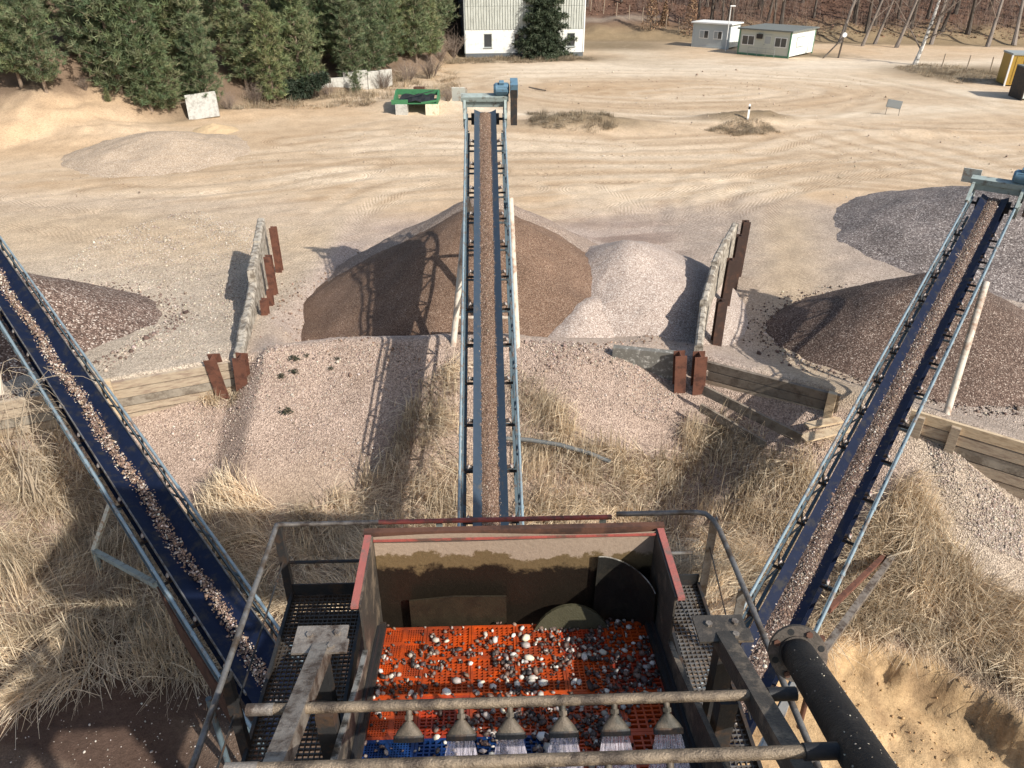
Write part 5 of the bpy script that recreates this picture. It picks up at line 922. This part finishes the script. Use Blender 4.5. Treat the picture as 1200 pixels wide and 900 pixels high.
# leaning slab, dark box behind it, broken white wall, fallen branch, log
g_ = ground(240, 139); o = MB().bar((0, 0, 0), (.1, .85, 1.55), 2.1, .2, upv=(0, -1, .6)).build('leaning_slab', 'concrete_pale'); o.location = g_; o.rotation_euler = (0, R(-9), R(12)); tag(o, 'pale concrete slab propped at an angle below the pines', 'slab')
o = MB().box(-1.6, .2, 0, .5, -.1, .8).build('timber_crate', 'wood_dark'); g_ = ground(222, 137); o.location = (g_.x, g_.y+.8, g_.z); tag(o, 'dark wooden crate half hidden behind the leaning slab', 'crate')
wr = thing('broken_wall', 'broken white concrete wall at the foot of the pine wood', 'wall', (*ground(420, 100).xy, 0)); w0 = ground(372, 103); w1 = ground(460, 101)
for i in range(6):
    a = w0.lerp(w1, i/6); b = w0.lerp(w1, (i+.97)/6); h0 = [.25, .7, 1.15, 1.3, 1.25, 1.35][i]; MB().bar(a+Vector((0, .3*math.sin(i), h0/2-.2)), b+Vector((0, .3*math.sin(i+1), h0/2-.2+.06)), .22, h0+.4).build('concrete_panel', 'concrete_pale', wr, world=True)
g_ = ground(340, 108); o = MB().tube([(-1.6, 0, -.1), (0, .1, .75), (1.4, .1, 1.25), (2.6, .2, 1.4)], [.07, .06, .045, .02], 6).build('fallen_branch', 'bark_dark'); o.location = g_; tag(o, 'dark broken branch leaning over the fallen spruce', 'branch')
g_ = ground(630, 106); o = MB().tube([(-.75, .35, .22), (-.2, .15, .12), (.7, -.35, .05)], [.05, .07, .05], 6).build('log', 'bark_dark'); o.location = g_; tag(o, 'dark bent log lying on the pale track', 'log')
# yellow container and pale container at the right edge
g_ = ground(1177, 101); yc = thing('yellow_container', 'ochre yellow container cut by the right edge of the picture', 'container', g_, R(-12)); MB().box(0, 6, 0, 2.4, .1, 2.5).build('wall', 'yellow_paint', yc); MB().box(-.06, 6.06, -.06, 2.46, 2.501, 2.64).build('roof', 'frame_grey', yc)
for x in (-.05, 6.0): MB().box(x-.06, x+.06, -.08, .05, 0, 2.5).build('corner_post', 'frame_white', yc)
for k in range(9): MB().box(.35+k*.62, .45+k*.62, -.03, -.001, .25, 2.4).build('rib', 'yellow_paint', yc)
g_ = ground(1197, 118); wc = thing('skip_container', 'dark-edged pale container at the right edge below the yellow one', 'container', g_, R(-8)); MB().box(0, 5, 0, 2.3, .15, 2.2).build('wall', 'hut_white', wc); MB().box(-.09, -.001, -.06, 2.36, 0, 2.3).build('corner_post', 'steel_dark', wc); MB().box(-.09, 5.1, -.06, 2.36, 2.301, 2.4).build('roof', 'roof_dark', wc)

# ================================================================== BITS AROUND THE CONVEYORS
pts = [ground(px, py) for px, py in ((585, 536), (620, 537), (655, 541), (690, 548), (714, 556))]
o = MB().tube([p+Vector((0, 0, .38+.2*(1-i/4))) for i, p in enumerate(pts)], .055, 10).build('hose', 'hose', smooth=True); tag(o, 'grey hose lying in the reeds right of the middle conveyor', 'hose')
a = ground(118, 668); st = thing('strut', 'pale bent steel strut propping the left conveyor from the reeds', 'strut', a); p1 = Vector((a.x, a.y, a.z+.55)); p2 = Vector(cpos(LB, lefc[1], lefc[2], -.55, 2.2, -.62)); MB().bar(p1, p2, .1, .1).build('tube', 'grey_paint', st, world=True); p3 = Vector(cpos(LB, lefc[1], lefc[2], -.5, 4.6, -.62)); MB().bar(p1+Vector((0, 0, .02)), p3, .08, .08).build('tube', 'pale_paint', st, world=True); MB().bar(p1+Vector((0, 0, -.06)), Vector((a.x, a.y, a.z-.2)), .08, .08).build('foot', 'grey_paint', st, world=True)
# rusty cheek plate under the left conveyor, left side
m = MB(); q = [cpos(LB, lefc[1], lefc[2], -.53, s, n) for s, n in ((-1.9, -.66), (2.2, -.66), (1.4, -1.25), (-1.9, -1.5))]; q2 = [v+np.array((-.02, -.02, 0)) for v in q]; m.add(q+q2, [(0, 1, 2, 3), (7, 6, 5, 4), (0, 4, 5, 1), (1, 5, 6, 2), (2, 6, 7, 3), (3, 7, 4, 0)]); o = m.build('cheek_plate', 'steel_rust'); tag(o, 'rusty cheek plate hanging below the left conveyor tail', 'plate')
# struts and pink-brown chute plate at the tail of the right conveyor
st = thing('strut', 'crossed rusty struts beside the tail of the right conveyor', 'strut', ground(985, 745)); e = ground(1040, 668); f0 = Vector(cpos(RB, rigc[1], rigc[2], .62, -.9, -.35)); f1 = Vector(cpos(RB, rigc[1], rigc[2], .55, .9, -.5)); MB().bar(e+Vector((0, 0, .35)), f0, .12, .12).build('tube', 'galv_worn', st, world=True); MB().bar(e+Vector((-.1, .1, .3)), f1, .09, .09).build('tube', 'beam_rust', st, world=True); MB().bar(e+Vector((0, 0, .3)), e+Vector((0, 0, -.3)), .1, .1).build('foot', 'beam_rust', st, world=True)
m = MB(); q = [cpos(RB, rigc[1], rigc[2], x, s, n) for x, s, n in ((.60, -.3, .06), (.74, -2.2, .1), (.52, -2.2, .0), (.55, -.5, -.2))]; m.add(q+[v+np.array((.015, .02, -.01)) for v in q], [(0, 1, 2, 3), (7, 6, 5, 4), (0, 4, 5, 1), (1, 5, 6, 2), (2, 6, 7, 3), (3, 7, 4, 0)]); o = m.build('guide_plate', 'leg_paint'); tag(o, 'brown steel guide plate behind the pipe flange', 'plate')

# splashes of dried slurry on the black pipe
pv = dp.cross(u_); Ps = []; 
for i in range(60):
    a = random.uniform(-1.2, 1.9); t = random.uniform(.15, 1.5); Ps.append(tuple(pa+dp*t+(u_*-math.cos(a+1.2)+Vector((0, 0, 1))*0+(-v_)*math.sin(a+1.2))*.0945-pa))
o = stones('splash_spots', np.array(Ps), RNG.uniform(.002, .006, 60), pick([(.45, .4, .33), (.3, .25, .2)], 60), 'stone', 'ico', .3); o.parent = bigp; o['kind'] = 'stuff'
# stones that rolled to the foot of the heaps
def foot(label, cx, cy, rad, sx, rot, n, size, pal):
    a = RNG.uniform(0, 2*np.pi, n); t = 1.0+np.abs(RNG.normal(0, .09, n))-.06; X = rad*t*np.cos(a)*sx; Y = rad*t*np.sin(a); c, s_ = math.cos(rot), math.sin(rot); x = cx+X*c-Y*s_; y = cy+X*s_+Y*c; sz = size*np.exp(RNG.normal(0, .4, n))
    o = stones('loose_stones', np.stack([x, y, np.maximum(terrain(x, y), 0)+sz*.3], -1), sz, pick(pal, n, .25), 'stone', 'ico'); tag(o, label, None, None, 'stuff')
foot('brown stones rolled to the foot of the middle cone', -.85, 24.35, 6.5, 1, 0, 1600, .022, BROWN)
foot('dark stones rolled to the foot of the right cone', 13.0, 21.7, 4.1, 1.2, R(8), 1600, .028, [(.13, .09, .07), (.2, .15, .12), (.4, .34, .28), (.09, .06, .05)])
foot('dark stones rolled to the foot of the left cone', -15.8, 20.9, 5.15, 1, 0, 1600, .03, [(.14, .09, .07), (.22, .16, .13), (.42, .35, .29), (.09, .06, .05)])
scatter('loose stones and clods strewn over the sandy yard', [(20, 240), (60, 190), (330, 160), (560, 140), (760, 120), (1000, 130), (1200, 160), (1200, 240), (900, 230), (600, 215), (300, 235)], 3000, .02, [(.5, .4, .3), (.32, .25, .19), (.6, .52, .43), (.24, .18, .14)], 21, 'stone', 'oct')
scatter('loose stones on the far turning loop', [(560, 84), (700, 78), (950, 84), (1080, 108), (980, 130), (640, 126)], 900, .03, [(.46, .36, .26), (.3, .22, .16), (.56, .47, .38)], 22, 'stone', 'oct')
